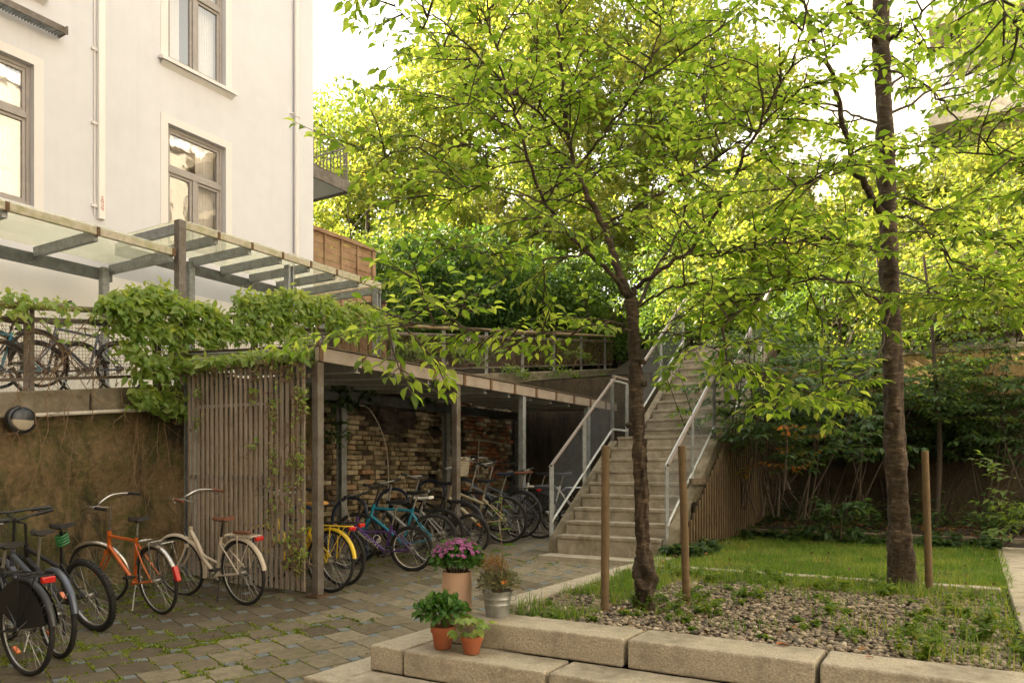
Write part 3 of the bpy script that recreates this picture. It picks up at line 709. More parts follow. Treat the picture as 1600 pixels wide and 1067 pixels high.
mb.box(10.9, 12.95, 11.34, 11.44, 6.36, 6.44); mb.box(12.87, 12.95, 11.355, 11.43, 3.5, 6.36)
part('frame', mb, 'wood_fence', t)

# ------------------------------------------------------------------ mesh fence along the upper walkway
t = gthing('mesh_fence', 'rusty wire mesh fence with a round wooden rail on top of the retaining wall', 'fence', 6, 8.6, 2.5)
mb = MB()
e0, e1 = 1.0, 19.8
mb.tube([(e0, 8.60, cap_z(e0) + .90), (e1, 8.60, cap_z(e1) + .90)], .034, 10); part('wooden_rail', mb, 'log', t)
mb = MB().beam((e0, 8.66, cap_z(e0) + .77), (e1, 8.66, cap_z(e1) + .77), .05, .05); mb.beam((e0, 8.66, cap_z(e0) + .13), (e1, 8.66, cap_z(e1) + .13), .035, .035)
part('rail', mb, 'steel_brown', t)
x = 1.32
while x < e1:
    mb = MB()
    for dx in (-.03, .03): mb.beam((x + dx, 8.66, cap_z(x) - .02), (x + dx, 8.66, cap_z(x) + .88), .012, .05, up=(1, 0, 0))
    part('post', mb, 'steel_brown' if x < 9 else 'steel', t); x += 1.5
mb = MB(); x = e0
while x < e1: mb.tube([(x, 8.63, cap_z(x) + .13), (x, 8.63, cap_z(x) + .77)], .0022, 3, cap=False); x += .038
for j in range(18): z = .13 + .0376 * j; mb.tube([(e0, 8.634, cap_z(e0) + z), (e1, 8.634, cap_z(e1) + z)], .0022, 3, cap=False)
part('wire_mesh', mb, 'rust', t)

# ------------------------------------------------------------------ bicycle shelter
t = gthing('bicycle_shelter', 'steel bicycle shelter with a flat ribbed roof in front of the brick wall', 'shelter', 9.5, 7, .3)
ZR = 2.83; RA0, RA1 = 5.94, 14.0
def zr(b): return ZR + .05 * (b - 6.07)
mb = MB(); mb.box(RA0, RA1, 6.02, 6.07, ZR - .15, ZR); part('front_fascia', mb, 'gutter' if False else 'wood_grey', t, bev=.004)
mb = MB(); mb.beam((RA0, 8.25, zr(8.25) - .30), (RA1, 8.25, zr(8.25) - .30), .06, .16); part('back_beam', mb, 'steel_dark', t)
for i in range(12):
    x = 5.98 + .68 * i
    if x > RA1: break
    mb = MB(); mb.beam((x, 6.12, zr(6.12) - .10), (x, 8.19, zr(8.19) - .10), .03, .168); mb.beam((x, 6.12, zr(6.12) - .192), (x, 8.19, zr(8.19) - .192), .09, .012); mb.beam((x, 6.09, zr(6.09) - .012), (x, 8.21, zr(8.21) - .012), .09, .010); part('cross_beam', mb, 'steel_light', t)
    mb = MB().box(x - .028, x + .028, 6.008, 6.05, ZR - .148, ZR + .002); part('bracket', mb, 'rust', t)
mb = MB(); mb.add([(RA0, 6.0, zr(6.0) + .01), (RA1, 6.0, zr(6.0) + .01), (RA1, 8.35, zr(8.35) + .01), (RA0, 8.35, zr(8.35) + .01), (RA0, 6.0, zr(6.0) + .026), (RA1, 6.0, zr(6.0) + .026), (RA1, 8.35, zr(8.35) + .026), (RA0, 8.35, zr(8.35) + .026)], [(0, 3, 2, 1), (4, 5, 6, 7), (0, 1, 5, 4), (1, 2, 6, 5), (2, 3, 7, 6), (3, 0, 4, 7)])
part('roof_panel', mb, 'wood_dark', t)
def hpost(x, b, z0, z1, w=.10):
    m_ = MB(); m_.box(x - w / 2, x + w / 2, b - w / 2, b - w / 2 + .012, z0, z1); m_.box(x - w / 2, x + w / 2, b + w / 2 - .012, b + w / 2, z0, z1); m_.box(x - .006, x + .006, b - w / 2 + .013, b + w / 2 - .013, z0, z1); return m_
for x, m_ in ((5.99, 'steel_brown'), (8.58, 'steel_brown'), (10.38, 'steel'), (12.76, 'steel')):
    mb = MB().box(x - .045, x + .045, 6.03, 6.12, zf(x) + .02, ZR - .16); p_ = part('post', mb, m_, t, bev=.005)
    mb = MB().box(x - .09, x + .09, 5.99, 6.17, zf(x) - .0, zf(x) + .018)
    for dx in (-.065, .065):
        for dy in (-.065, .065): mb.tube([(x + dx, 6.08 + dy, zf(x) + .018), (x + dx, 6.08 + dy, zf(x) + .045)], .01, 6)
    part('base_plate', mb, 'rust', p_)
for x in (6.0, 8.63, 11.34, 13.95):
    part('post', hpost(x, 8.25, zf(x, 8.2) - .02, zr(8.25) - .385, .11), 'steel', t)
# slatted end screen
t = gthing('slatted_screen', 'tall grey brown timber slat screen at the near end of the bicycle shelter', 'screen', 5.94, 7.2, .2)
q = random.Random(8); mb = MB(); b = 6.17; 
while b < 8.16:
    w_ = .040; mb.box(5.885 + q.uniform(-.004, .004), 5.905, b, b + w_ * q.uniform(.9, 1.1), zf(6, b) + .06, 2.68 + q.uniform(-.01, .01)); b += .0845
part('slats', mb, 'wood_grey', t, bev=.003)
for z in (.45, 1.4, 2.5): part('rail', MB().box(5.91, 5.962, 6.14, 8.20, z, z + .05), 'steel_brown', t)
mb = MB().box(5.86, 6.0, 6.14, 8.20, 2.69, 2.74); part('top_cap', mb, 'wood_grey', t)
# bent tube bicycle racks
rack = None
for i, x in enumerate((6.9, 7.8, 8.7, 9.6, 10.5)):
    loc = W(x, 7.35, zf(x, 7.3))
    pts = [(0, -.3, 0), (0, -.3, .62), (0, -.26, .76), (0, -.12, .84), (0, .06, .82), (0, .19, .70), (0, .24, .5), (0, .26, 0)]
    if rack is None:
        rack = thing('bicycle_rack', '', 'bicycle rack', loc, TH + R(12), 'bent tube bicycle racks under the shelter roof'); r0 = rack
        part('hoop', MB().tube(catmull(pts, 4), .024, 10), 'navy', rack, fr='l')
        part('foot', MB().tube([(0, -.3, .012), (0, -.3, .0)], .06, 12).tube([(0, .26, .012), (0, .26, .0)], .06, 12), 'steel', rack, fr='l')
        r_ = rack
    else:
        r_ = rack.copy(); COL.objects.link(r_); r_.location = loc
        for ch in rack.children: c_ = ch.copy(); COL.objects.link(c_); c_.parent = r_
    r_['label'] = ['bent tube rack hoop beside the yellow bicycle', 'bent tube rack hoop behind the purple frame', 'bent tube rack hoop behind the teal frame', 'bent tube rack hoop left of the wicker basket', 'bent tube rack hoop behind the wheel with the pannier'][i]

# ------------------------------------------------------------------ stairs
t = gthing('staircase', 'long concrete staircase with a landing climbing to the upper terrace', 'stairs', 8.86, 3.9, .4)
mb = MB(); A0 = 8.86; zb = .49; steps = []
x = A0
for i in range(1, 21):
    z = zb + .17 * i; d = .25 if i not in (9,) else .96
    steps.append((x, z, d))
    lo = .3 if i == 1 else z - .30
    mb.box(x, x + d + .04, 3.23, 4.66, max(.3, lo), z) if False else None
    # nosing slab and riser block
    mb.box(x - .012, x + d + .05, 3.23, 4.66, z - .045, z)
    mb.box(x, x + d + .06, 3.235, 4.655, z - .17 - (.1 if i > 1 else .15), z - .0455)
    x += d
part('steps', mb, 'step_conc', t, bev=.006)
mb = MB()   # string walls following the flight
def stringer(b0, b1):
    top = [(s[0], s[1] - .02) for s in steps] + [(steps[-1][0] + .3, steps[-1][1] - .02)]
    pts = []
    for i, (xx, zz, d) in enumerate(steps): pts += [(xx + .005, zz - .19), (xx + .005, zz - .03)]
    pts.append((steps[-1][0] + .3, steps[-1][1] - .03)); bot = [(steps[-1][0] + .3, steps[-1][1] - .6), (steps[8][0] + .9, steps[8][1] - .35), (steps[8][0], steps[8][1] - .35), (A0 + .35, .35), (A0 + .005, .35)]
    return pts, bot
pts, bot = stringer(0, 0)
for (b0, b1) in ((3.10, 3.225), (4.665, 4.78)):
    mb = MB(); pr = [(A0 + .003, zb - .2)] + [(xx + .003, zz - .06) for xx, zz, d in steps[:9]] + [(11.8, steps[8][1] - .06)] + [(xx + .003, zz - .06) for xx, zz, d in steps[9:]] + [(steps[-1][0] + .4, steps[-1][1] - .06)]
    n_ = len(pr)
    for xx, zz in pr: mb.v += [(xx, b0, max(.3, zz - .2)), (xx, b0, zz), (xx, b1, zz), (xx, b1, max(.3, zz - .27))]
    for i in range(n_ - 1):
        for k in range(4): mb.f.append((4 * i + k, 4 * i + (k + 1) % 4, 4 * i + 4 + (k + 1) % 4, 4 * i + 4 + k))
    mb.f += [(0, 1, 2, 3), tuple(4 * (n_ - 1) + k for k in (3, 2, 1, 0))]
    part('stringer', mb, 'cap', t)
mb = MB()
sz = lambda a: max(zb, min(zb + 9 * .17, zb + (a - A0 + .25) / .25 * .17)) if a < 11.7 else zb + .17 * 9 + (a - 11.82 + .25) / .25 * .17
def railing(name, label, segs, b):
    tt = gthing(name, label, 'railing', segs[0][0], b, sz(segs[0][0]))
    up, lo, bt, ps, wr = MB(), MB(), MB(), [], MB()
    for (xa, xb) in segs:
        za, zb_ = sz(xa), sz(xb)
        L_ = math.hypot(xb - xa, zb_ - za); sl_ = (zb_ - za) / (xb - xa)
        ext = .10
        up.tube([(xa - ext, b - .02, za + .93 - ext * sl_), (xb, b - .02, zb_ + .93)], .020, 10)
        lo.tube([(xa - ext * .5, b + .03, za + .88 - ext * .5 * sl_), (xb, b + .03, zb_ + .88)], .016, 10)
        bt.tube([(xa, b + .03, za + .12), (xb, b + .03, zb_ + .12)], .016, 8); bt.tube([(xa, b + .03, za - .08), (xb, b + .03, zb_ - .08)], .011, 6)
        n = max(1, round((xb - xa) / 1.0))
        for i in range(n + 1):
            xx = xa + (xb - xa) * i / n; ps.append((xx, sz(xx)))
        nw = 20
        for j in range(nw):
            h = .15 + .70 * j / (nw - 1); wr.tube([(xa, b + .03, za + h), (xb, b + .03, zb_ + h)], .0022, 3, cap=False)
    part('handrail', up, 'wood_rail', tt); part('upper_tube', lo, 'steel_light', tt); part('lower_tube', bt, 'steel_light', tt); part('wire_infill', wr, 'steel_dark', tt)
    for xx, zz in ps:
        m_ = MB()
        for dx in (-.026, .026): m_.beam((xx + dx, b + .03, zz - .18), (xx + dx, b + .03, zz + .87), .014, .055, up=(1, 0, 0))
        part('post', m_, 'steel', tt)
railing('stair_railing', 'left railing of the lower flight with brown handrail and wire infill', [(8.92, 10.92), (10.92, 11.5)], 4.74)
railing('stair_railing', 'left railing of the upper flight below the trees', [(11.85, 14.3)], 4.74)
railing('stair_railing', 'right railing of the lower flight ending behind the leaning stake', [(8.92, 10.92), (10.92, 11.5)], 3.15)
railing('stair_railing', 'right railing of the upper flight half hidden by leaves', [(11.85, 14.3)], 3.15)
t = gthing('slat_cladding', 'dark brown vertical slats closing the space below the stairs', 'cladding', 11.5, 3.0, .6)
mb = MB(); x = 9.5
x = 9.15
while x < 14.2:
    zt = sz(x) - .32; mb.box(x, x + .05, 2.99, 3.012, .55, max(.75, zt + .27)); x += .115
part('slats', mb, 'wood_clad', t)
mb = MB().box(9.6, 14.2, 3.05, 3.07, .35, 1.1); part('dark_backing', mb, 'soil', t)  # dark sheet added for the shaded hollow behind the slats
mb = MB().box(9.45, 14.2, 3.04, 3.075, 1.32, 1.40); part('rail', mb, 'wood_dark', t)
struct('stair_foot_slab', MB().box(8.52, 8.86, 3.2, 4.75, .2, .418), 'conc_light')

# ------------------------------------------------------------------ bulkhead lamp on the retaining wall, white conduit
c = PX(14, 657, 8.05); a_, b_ = G(c.x, c.y)
t = gthing('bulkhead_lamp', 'round dark bulkhead wall lamp with a half covered glass, at the left edge', 'wall lamp', a_, 8.52, c.z)
def disc(rp, ax=(0, -1, 0)):
    m_ = MB().lathe(rp, 28); return m_
Mx = Matrix.Translation(Vector((0, 0, 0))) @ Matrix.Rotation(R(90), 4, 'X')
part('housing', MB().lathe([(.142, 0), (.146, .05), (.140, .085), (.122, .095), (.118, .075)], 32).xf(Mx), 'darkgrey', t, fr='l')
part('glass', MB().lathe([(.117, .07), (.105, .105), (.07, .125), (.001, .13)], 32).xf(Mx), 'lamp_glass', t, fr='l')
m_ = MB().lathe([(.119, .072), (.111, .108), (.075, .131), (.001, .137)], 32)
m_.f = [f_ for f_ in m_.f if sum(m_.v[i][1] for i in f_) / len(f_) > -.002 and len(f_) < 9]; m_.xf(Mx)
part('hood', m_, 'darkgrey', t, fr='l')
t = gthing('conduit_pipe', 'pale plastic conduit running along the wall from the lamp', 'pipe', 5, 8.5, 2.0)
part('pipe', MB().tube([(4.05, 8.47, 2.02), (4.16, 8.47, 2.07), (7.3, 8.47, 2.43)], .022, 8), 'cable_white', t)
t = gthing('hanging_cable', 'thin pale cable hanging down the brick wall', 'cable', 8.8, 8.5, 1)
part('cable', MB().tube(catmull([W(9.1, 8.45, 2.55), W(9.45, 8.42, 2.5), W(9.8, 8.4, 2.0), W(9.9, 8.4, 1.3), W(9.75, 8.4, .6)], 6), .009, 6), 'cable_white', t, fr='w')
t = gthing('wall_pipe', 'pale pipe bending down the brick wall near the stairs', 'pipe', 13, 8.5, 1)
part('pipe', MB().tube(catmull([W(13.9, 8.47, 2.05), W(12.9, 8.47, 2.1), W(12.75, 8.47, 2.0), W(12.7, 8.45, 1.2)], 5), .012, 6), 'cable_white', t, fr='w')
# stakes by the trees
def stake(px0, py0, px1, py1, d, label):
    p0 = PX(px0, py0, d); p1 = PX(px1, py1, d)
    t = thing('wooden_stake', label, 'stake', p0, 0, 'wooden tree stakes'); m_ = MB()
    m_.tube([p0 - Vector((0, 0, .06)), p0.lerp(p1, .5), p1, p1 + Vector((0, 0, .006))], [.031, .030, .029, .02], 14); part('post', m_, 'wood_stake', t, fr='w')
stake(945, 948, 946, 697, 5.59, 'upright round wooden stake left of the slim tree')
stake(1073, 938, 1065, 697, 5.86, 'leaning wooden stake right of the slim tree')
stake(1452, 918, 1445, 705, 6.5, 'round wooden stake right of the thick tree trunk')

# ------------------------------------------------------------------ bicycles
def wheel(root, x, z, Rw, tr, tyre='rubber', rim='alu', spk=32, M=None, reflect=False, knob=False, disc=False):
    c = Vector((x, 0, z)); sp = MB()
    sp.tube([c + Vector((0, -.045, 0)), c + Vector((0, .045, 0))], [.016, .016], 10)
    for s_ in (-1, 1): sp.tube([c + Vector((0, s_ * .028, 0)), c + Vector((0, s_ * .034, 0))], .028, 12)
    rr = Rw - tr * 1.75
    for k in range(spk):
        th = 2 * math.pi * k / spk; s_ = 1 if k % 2 else -1; of = (1 if (k // 2) % 2 else -1) * 1.15
        p = c + Vector((.024 * math.cos(th + of), s_ * .03, .024 * math.sin(th + of))); q_ = c + Vector((rr * math.cos(th), 0, rr * math.sin(th)))
        sp.tube([p, q_], .0014, 3, cap=False)
    if disc: sp.ring(c + Vector((0, .05, 0)), (0, 1, 0), .07, .006, 24, 4)
    rm = MB().ring(c, (0, 1, 0), rr + .004, tr * .55, 44, 6)
    ty = MB()
    ty.ring(c, (0, 1, 0), Rw - tr, tr, 52, 10)
    if knob:
        for k in range(56):
            th = 2 * math.pi * k / 56
            for s_ in (-.6, 0, .6):
                d = Vector((math.cos(th + .03 * s_), 0, math.sin(th + .03 * s_))); cc = c + d * (Rw - tr + tr * math.cos(s_) ) + Vector((0, tr * math.sin(s_) , 0))
                t_ = Vector((-math.sin(th), 0, math.cos(th))); ty.beam(cc - t_ * .008, cc + t_ * .008, .012, .012, up=d)
    for m_ in (sp, rm, ty):
        if M: m_.xf(M)
    w_ = part('wheel', sp, 'spoke', root, fr='l')
    part('tyre', ty, tyre, w_, fr='l'); part('rim', rm, rim, w_, fr='l')
    if reflect:
        m_ = MB()
        for th in (2.3, 5.4): p = c + Vector((rr * .72 * math.cos(th), 0, rr * .72 * math.sin(th))); m_.beam(p - Vector((.03, 0, .02)), p + Vector((.03, 0, .02)), .012, .028, up=(0, 1, 0))
        if M: m_.xf(M)
        part('spoke_reflector', m_, 'orange_lens', w_, fr='l')
    return w_
def fender(c, Rf, a0, a1, wdt=.052, n=24, th=.0):
    pts = [(c[0] + Rf * math.cos(R(a0 + (a1 - a0) * k / n)), 0, c[2] + Rf * math.sin(R(a0 + (a1 - a0) * k / n))) for k in range(n + 1)]
    m_ = MB(); h = wdt / 2; prof = [(-h, -.020), (-h * .92, -.006), (-h * .55, .004), (0, .008), (h * .55, .004), (h * .92, -.006), (h, -.020)]
    o = 0
    for k, p in enumerate(pts):
        d = Vector((p[0] - c[0], 0, p[2] - c[2])).normalized()
        for x, y in prof: m_.v.append((p[0] + d.x * y, x, p[2] + d.z * y))
    n_ = len(prof)
    for k in range(n):
        for j in range(n_ - 1): m_.f.append((k * n_ + j, k * n_ + j + 1, (k + 1) * n_ + j + 1, (k + 1) * n_ + j))
    return m_
def bike(name_label, loc, head, lean=0, steer=0, Rw=.345, wb=1.06, tr=.019, frame='darkgrey', style='city', bar='city', fend=None, rack=None, light=None,
         saddle='black', sh=.93, bh=1.06, grip='black', tyre='rubber', rim='alu', stand=True, guard=False, knob=False, basket=False, letter=None, refl=False, group=None, barm='alu', post='chrome', fork=None, bag=False, bottle=False):
    yaw = R(90 + head)
    root = thing('bicycle', name_label, 'bicycle', loc, yaw, group, rx=R(lean))
    s = Rw / .345; fork = fork or frame
    bb = Vector((.43 * s, 0, .285 * s)); hb = Vector((wb - .19 * s, 0, .60 * s + .02)); ha = unit(Vector((-.30, 0, 1)))
    ht = hb + ha * (.17 * s if style != 'step' else .16 * s)
    st_d = unit(Vector((-.29, 0, 1))); sl = .50 * s if style in ('road', 'diamond') else .44 * s
    stp = bb + st_d * sl; ra = Vector((0, 0, Rw)); fa = Vector((wb, 0, Rw))
    axis_pt = hb
    Ms = Matrix.Translation(axis_pt) @ Matrix.Rotation(R(steer), 4, ha) @ Matrix.Translation(-axis_pt)
    fr = MB(); tb = .017 * (1.25 if style in ('mtb', 'mtb2') else 1)
    fr.tube([bb, stp], .016, 10)
    fr.tube([hb - ha * .01, ht + ha * .02], .021, 10)
    if style == 'step':
        fr.tube(catmull([ht - ha * .02, ht + Vector((-.10, 0, -.16)) * s, bb + Vector((.20, 0, .16)) * s, bb + Vector((.02, 0, .0))], 5), .022, 10)
        fr.tube(catmull([ht - ha * .04 + Vector((0, 0, .02)), ht + Vector((-.16, 0, -.26)) * s, bb + Vector((.10, 0, .17)) * s, bb + st_d * .14 * s], 5), .014, 8)
    elif style == 'curve':
        fr.tube([hb + ha * .03, bb], .022, 10)
        fr.tube(catmull([ht - ha * .03, hb + Vector((-.14, 0, -.03)) * s, bb + st_d * .32 * s + Vector((.06, 0, 0)), bb + st_d * .30 * s], 5), .014, 8)
    else:
        dz = .0 if style in ('diamond', 'road') else -.10 * s
        fr.tube([ht - ha * .03, stp + Vector((0, 0, dz)) - st_d * .04], tb, 10)
        fr.tube([hb + ha * .03, bb], tb * 1.25, 10)
    for s_ in (-1, 1):
        fr.tube([bb + Vector((-.03, s_ * .02, 0)), (.12 * s, s_ * .045, Rw * .93), (0, s_ * .058, Rw)], .010, 8)
        fr.tube([stp - st_d * .07 + Vector((0, s_ * .012, 0)), (.16 * s, s_ * .042, Rw + .16 * s), (0, s_ * .058, Rw)], .008, 8)
    fr.tube([bb - Vector((0, .035, 0)), bb + Vector((0, .035, 0))], .022, 12)
    f_ = part('frame', fr, frame, root, fr='l')
    if letter:
        cu = bpy.data.curves.new('lettering', 'FONT'); cu.body = letter; cu.size = .062; cu.extrude = .001; cu.align_x = 'CENTER'; cu.align_y = 'CENTER'
        tmp = bpy.data.objects.new('tmp', cu); COL.objects.link(tmp); bpy.context.view_layer.update()
        me = bpy.data.meshes.new_from_object(tmp.evaluated_get(bpy.context.evaluated_depsgraph_get())); bpy.data.objects.remove(tmp)
        d = unit(bb - hb); mid = (hb + bb) / 2 - d * .02
        nup = Vector((0, 1, 0)).cross(d); 
        for sg in (1, -1):
            m_ = MB(); dd = d
            for p in me.vertices:
                q_ = mid + dd * p.co.x * 1.25 * (1) + nup * (p.co.y * (1 if sg > 0 else -1)) * (-1 if True else 1)
                yy = tb * 1.25 * math.sqrt(max(0, 1 - min(1, (p.co.y / (tb * 1.3)) ** 2 * .5))) + .004 + p.co.z
                m_.v.append((q_.x, sg * yy, q_.z))
            m_.f = [tuple(p.vertices) for p in me.polygons]; part('lettering', m_, 'white_paint', root, fr='l', smooth=False)
    fk = MB(); sus = style in ('mtb', 'mtb2', 'child')
    fk.tube([ht + ha * .03, hb - ha * .035], .013, 8)
    for s_ in (-1, 1):
        cr = hb - ha * .03 + Vector((0, s_ * .045, 0))
        if sus: fk.tube([cr, cr.lerp(fa + Vector((0, s_ * .055, 0)), .45), cr.lerp(fa + Vector((0, s_ * .055, 0)), .46), fa + Vector((0, s_ * .055, 0))], [.014, .014, .019, .018], 10)
        else: fk.tube(catmull([cr, cr.lerp(fa, .55) + Vector((-.012, s_ * .03, 0)), fa + Vector((0, s_ * .052, 0))], 4), .011, 8)
    fk.beam(hb - ha * .03 + Vector((0, -.055, 0)), hb - ha * .03 + Vector((0, .055, 0)), .035, .035)
    fk.xf(Ms); part('fork', fk, fork, root, fr='l')
    wheel(root, 0, Rw, Rw, tr, tyre, rim, reflect=refl, knob=knob, disc=style == 'mtb2')
    wheel(root, wb, Rw, Rw, tr, tyre, rim, M=Ms, knob=knob, disc=style == 'mtb2')
    # handlebar
    hp = Vector((ht.x - .03, 0, bh)); stem_top = ht + ha * max(.03, (bh - ht.z) * .9)
    hb_ = MB(); gp = []
    hb_.tube([ht, stem_top, Vector((ht.x + .055, 0, bh - .02))], .0125, 8)
    if bar == 'flat':
        hp = Vector((ht.x + .05, 0, bh)); P_ = catmull([hp + Vector((-.05, -.31, .02)), hp + Vector((-.03, -.14, .012)), hp, hp + Vector((-.03, .14, .012)), hp + Vector((-.05, .31, .02))], 4)
        gp = [(hp + Vector((-.035, s_ * .19, .014)), hp + Vector((-.05, s_ * .315, .02))) for s_ in (-1, 1)]
    else:
        hp = Vector((ht.x + .06, 0, bh - .02)); P_ = []
        half = [hp, hp + Vector((.02, .09, .02)), hp + Vector((-.03, .20, .06)), hp + Vector((-.16, .27, .055)), hp + Vector((-.30, .29, .03))]
        P_ = catmull([Vector((p.x, -p.y, p.z)) for p in half[::-1]] + half[1:], 5)
        gp = [(hp + Vector((-.19, s_ * .274, .052)), hp + Vector((-.31, s_ * .29, .028))) for s_ in (-1, 1)]
    hb_.tube(P_, .0115, 10)
    for s_, (g0, g1) in zip((-1, 1), gp):          # brake levers
        l0 = g0 + Vector((.02, 0, -.01)); hb_.tube([l0, l0 + (g1 - g0) * .5 + Vector((.05, 0, -.02)), l0 + (g1 - g0) * .95 + Vector((.045, 0, -.02))], .005, 6)
        hb_.tube([l0, l0 - (g1 - g0) * .15], .014, 8)
    hb_.xf(Ms); hbo = part('handlebar', hb_, barm, root, fr='l')
    for g0, g1 in gp: part('grip', MB().tube([g0, g1], .0165, 10).xf(Ms), grip, hbo, fr='l')
    cb_ = MB()
    for s_ in (-1, 1): cb_.tube(catmull([Ms @ (gp[0][0] if s_ < 0 else gp[1][0]), Ms @ (hp + Vector((.13, s_ * .10, -.02))), Ms @ (hp + Vector((.10, s_ * .02, -.17))), hb + Vector((.02, s_ * .02, .03)), (bb + hb) / 2 + Vector((0, s_ * .02, -.02))], 5), .0028, 5)
    part('cables', cb_, 'cable_white' if style == 'curve' else 'black', root, fr='l')
    # saddle
    sp_ = MB(); top = bb + st_d * ((sh - bb.z) / st_d.z)
    part('seat_post', MB().tube([stp - st_d * .05, top - Vector((0, 0, .03))], .0125, 10), post, root, fr='l')
    n1, n2 = 14, 12; sv = MB()
    for i in range(n1 + 1):
        u = i / n1; wd = .075 * (1 - u) ** .9 * (1 if u > .12 else .75 + u * 2) + .019; xx = top.x - .12 + .27 * u; zz = top.z + .018 * (1 - u) ** 2 - .004 * math.sin(u * 3) + .006 * u
        for j in range(n2):
            th = 2 * math.pi * j / n2; sv.v.append((xx, wd * math.cos(th) * (1 if math.sin(th) > -.2 else .85), zz + (.028 if math.sin(th) < 0 else .016) * math.sin(th) - (.012 * abs(math.cos(th)) ** 2)))
    for i in range(n1):
        for j in range(n2): sv.f.append((i * n2 + j, i * n2 + (j + 1) % n2, (i + 1) * n2 + (j + 1) % n2, (i + 1) * n2 + j))
    sv.f.append(tuple(range(n2))); sv.f.append(tuple(n1 * n2 + k for k in range(n2))[::-1])
    so_ = part('saddle', sv, saddle, root, fr='l', auto=70)
    part('saddle_rails', MB().tube([top + Vector((-.07, .02, -.01)), top + Vector((-.03, .02, -.035)), top + Vector((.06, .015, -.02))], .0035, 5).tube([top + Vector((-.07, -.02, -.01)), top + Vector((-.03, -.02, -.035)), top + Vector((.06, -.015, -.02))], .0035, 5), 'chrome', so_, fr='l')
    # drive train
    cr = MB(); cr.ring(bb + Vector((0, -.045, 0)), (0, 1, 0), .085 * s, .006, 32, 4); cr.tube([bb + Vector((0, -.048, 0)), bb + Vector((0, -.04, 0))], .05 * s, 16)
    for k in range(5): th = 1.25 * k; cr.beam(bb + Vector((0, -.046, 0)), bb + Vector((.082 * s * math.cos(th), -.046, .082 * s * math.sin(th))), .014, .006, up=(0, 1, 0))
    cd = Vector((math.cos(-.6), 0, math.sin(-.6))) * .17 * s
    cr.beam(bb + Vector((0, -.06, 0)), bb + cd + Vector((0, -.075, 0)), .02, .012, up=(0, 1, 0)); cr.beam(bb + Vector((0, .06, 0)), bb - cd + Vector((0, .075, 0)), .02, .012, up=(0, 1, 0))
    co = part('crankset', cr, 'grime' if style in ('mtb', 'mtb2', 'child') else 'chrome', root, fr='l')
    for s_, e_ in ((-1, cd), (1, -cd)):
        p = bb + e_; part('pedal', MB().box(p.x - .045, p.x + .045, min(s_ * .08, s_ * .17), max(s_ * .08, s_ * .17), p.z - .012, p.z + .012), 'black', co, fr='l', bev=.004)
    part('rear_sprocket', MB().tube([(0, -.05, Rw), (0, -.035, Rw)], .045 * s, 16), 'grime', root, fr='l')
    ch = MB(); ch.beam(bb + Vector((0, -.045, .085 * s)), Vector((0, -.042, Rw + .043 * s)), .008, .006); ch.beam(bb + Vector((0, -.045, -.085 * s)), Vector((0, -.042, Rw - .043 * s)), .008, .006)
    if style in ('mtb', 'mtb2', 'child', 'road'): ch.beam((0, -.05, Rw - .04), (-.01, -.055, Rw - .16), .02, .014); ch.ring((0, -.05, Rw - .15), (0, 1, 0), .022, .006, 12, 4)
    part('chain', ch, 'grime', root, fr='l')
    if style in ('city', 'step', 'road') and fend:
        part('chain_guard', MB().beam(bb + Vector((.05, -.062, .095 * s)), Vector((.06, -.062, Rw + .06)), .008, .05, up=(0, 0, 1)), fend if style == 'step' else 'chrome', root, fr='l')
    if fend:
        part('rear_mudguard', fender((0, 0, Rw), Rw + .022, 172, 20), fend, root, fr='l', smooth=True, auto=60)
        part('front_mudguard', fender((wb, 0, Rw), Rw + .022, 200, 45).xf(Ms), fend, root, fr='l', auto=60)
        m_ = MB()
        for s_ in (-1, 1): m_.tube([(0, s_ * .06, Rw), (-(Rw + .02) * .82, s_ * .028, Rw + .57 * Rw)], .003, 5)
        part('mudguard_stay', m_, 'alu', root, fr='l')
    zr_ = Rw * 2 + .05
    if rack:
        m_ = MB()
        for yy in (-.06, -.02, .02, .06): m_.tube([(.16, yy, zr_), (-.27, yy, zr_)], .005, 6)
        m_.tube(catmull([(.16, -.06, zr_), (.2, -.03, zr_), (.2, .03, zr_), (.16, .06, zr_)], 3), .005, 6)
        for x_ in (-.26, -.05, .14): m_.tube([(x_, -.07, zr_), (x_, .07, zr_)], .006, 6)
        for s_ in (-1, 1): m_.tube([(-.05, s_ * .07, zr_), (-.02, s_ * .075, Rw + .02)], .006, 6); m_.tube([(-.25, s_ * .06, zr_), (-.02, s_ * .075, Rw + .03)], .0045, 6)
        m_.tube([(.18, 0, zr_), (stp.x - .02, 0, zr_ - .05)], .006, 6)
        part('luggage_rack', m_, rack, root, fr='l')
    if light == 'rack': part('rear_light', MB().box(-.325, -.285, -.045, .045, zr_ - .045, zr_ + .0), 'red_lens', root, fr='l', bev=.008)
    if light == 'fender':
        part('rear_light', MB().beam((-.34, 0, Rw + .17), (-.375, 0, Rw + .02), .05, .045, up=(1, 0, .2)), 'red_lens', root, fr='l', bev=.008)
    if stand: part('kickstand', MB().tube([(.33, .05, Rw * .8), (.24, .16, .05)], .007, 6), 'alu' if stand is True else 'black', root, fr='l')
    if guard:
        m_ = MB(); n_ = 26
        for s_ in (-1, 1):
            o = len(m_.v); m_.v.append((0, s_ * .052, Rw))
            for k in range(n_ + 1): th = R(25 + 145 * k / n_); m_.v.append(((Rw + .0) * math.cos(th), s_ * .048, Rw + (Rw + .0) * math.sin(th)))
            for k in range(n_): m_.f.append((o, o + 1 + k, o + 2 + k))
            for k in range(n_ + 1):
                pass
        part('skirt_guard', m_, 'black', root, fr='l', smooth=False)
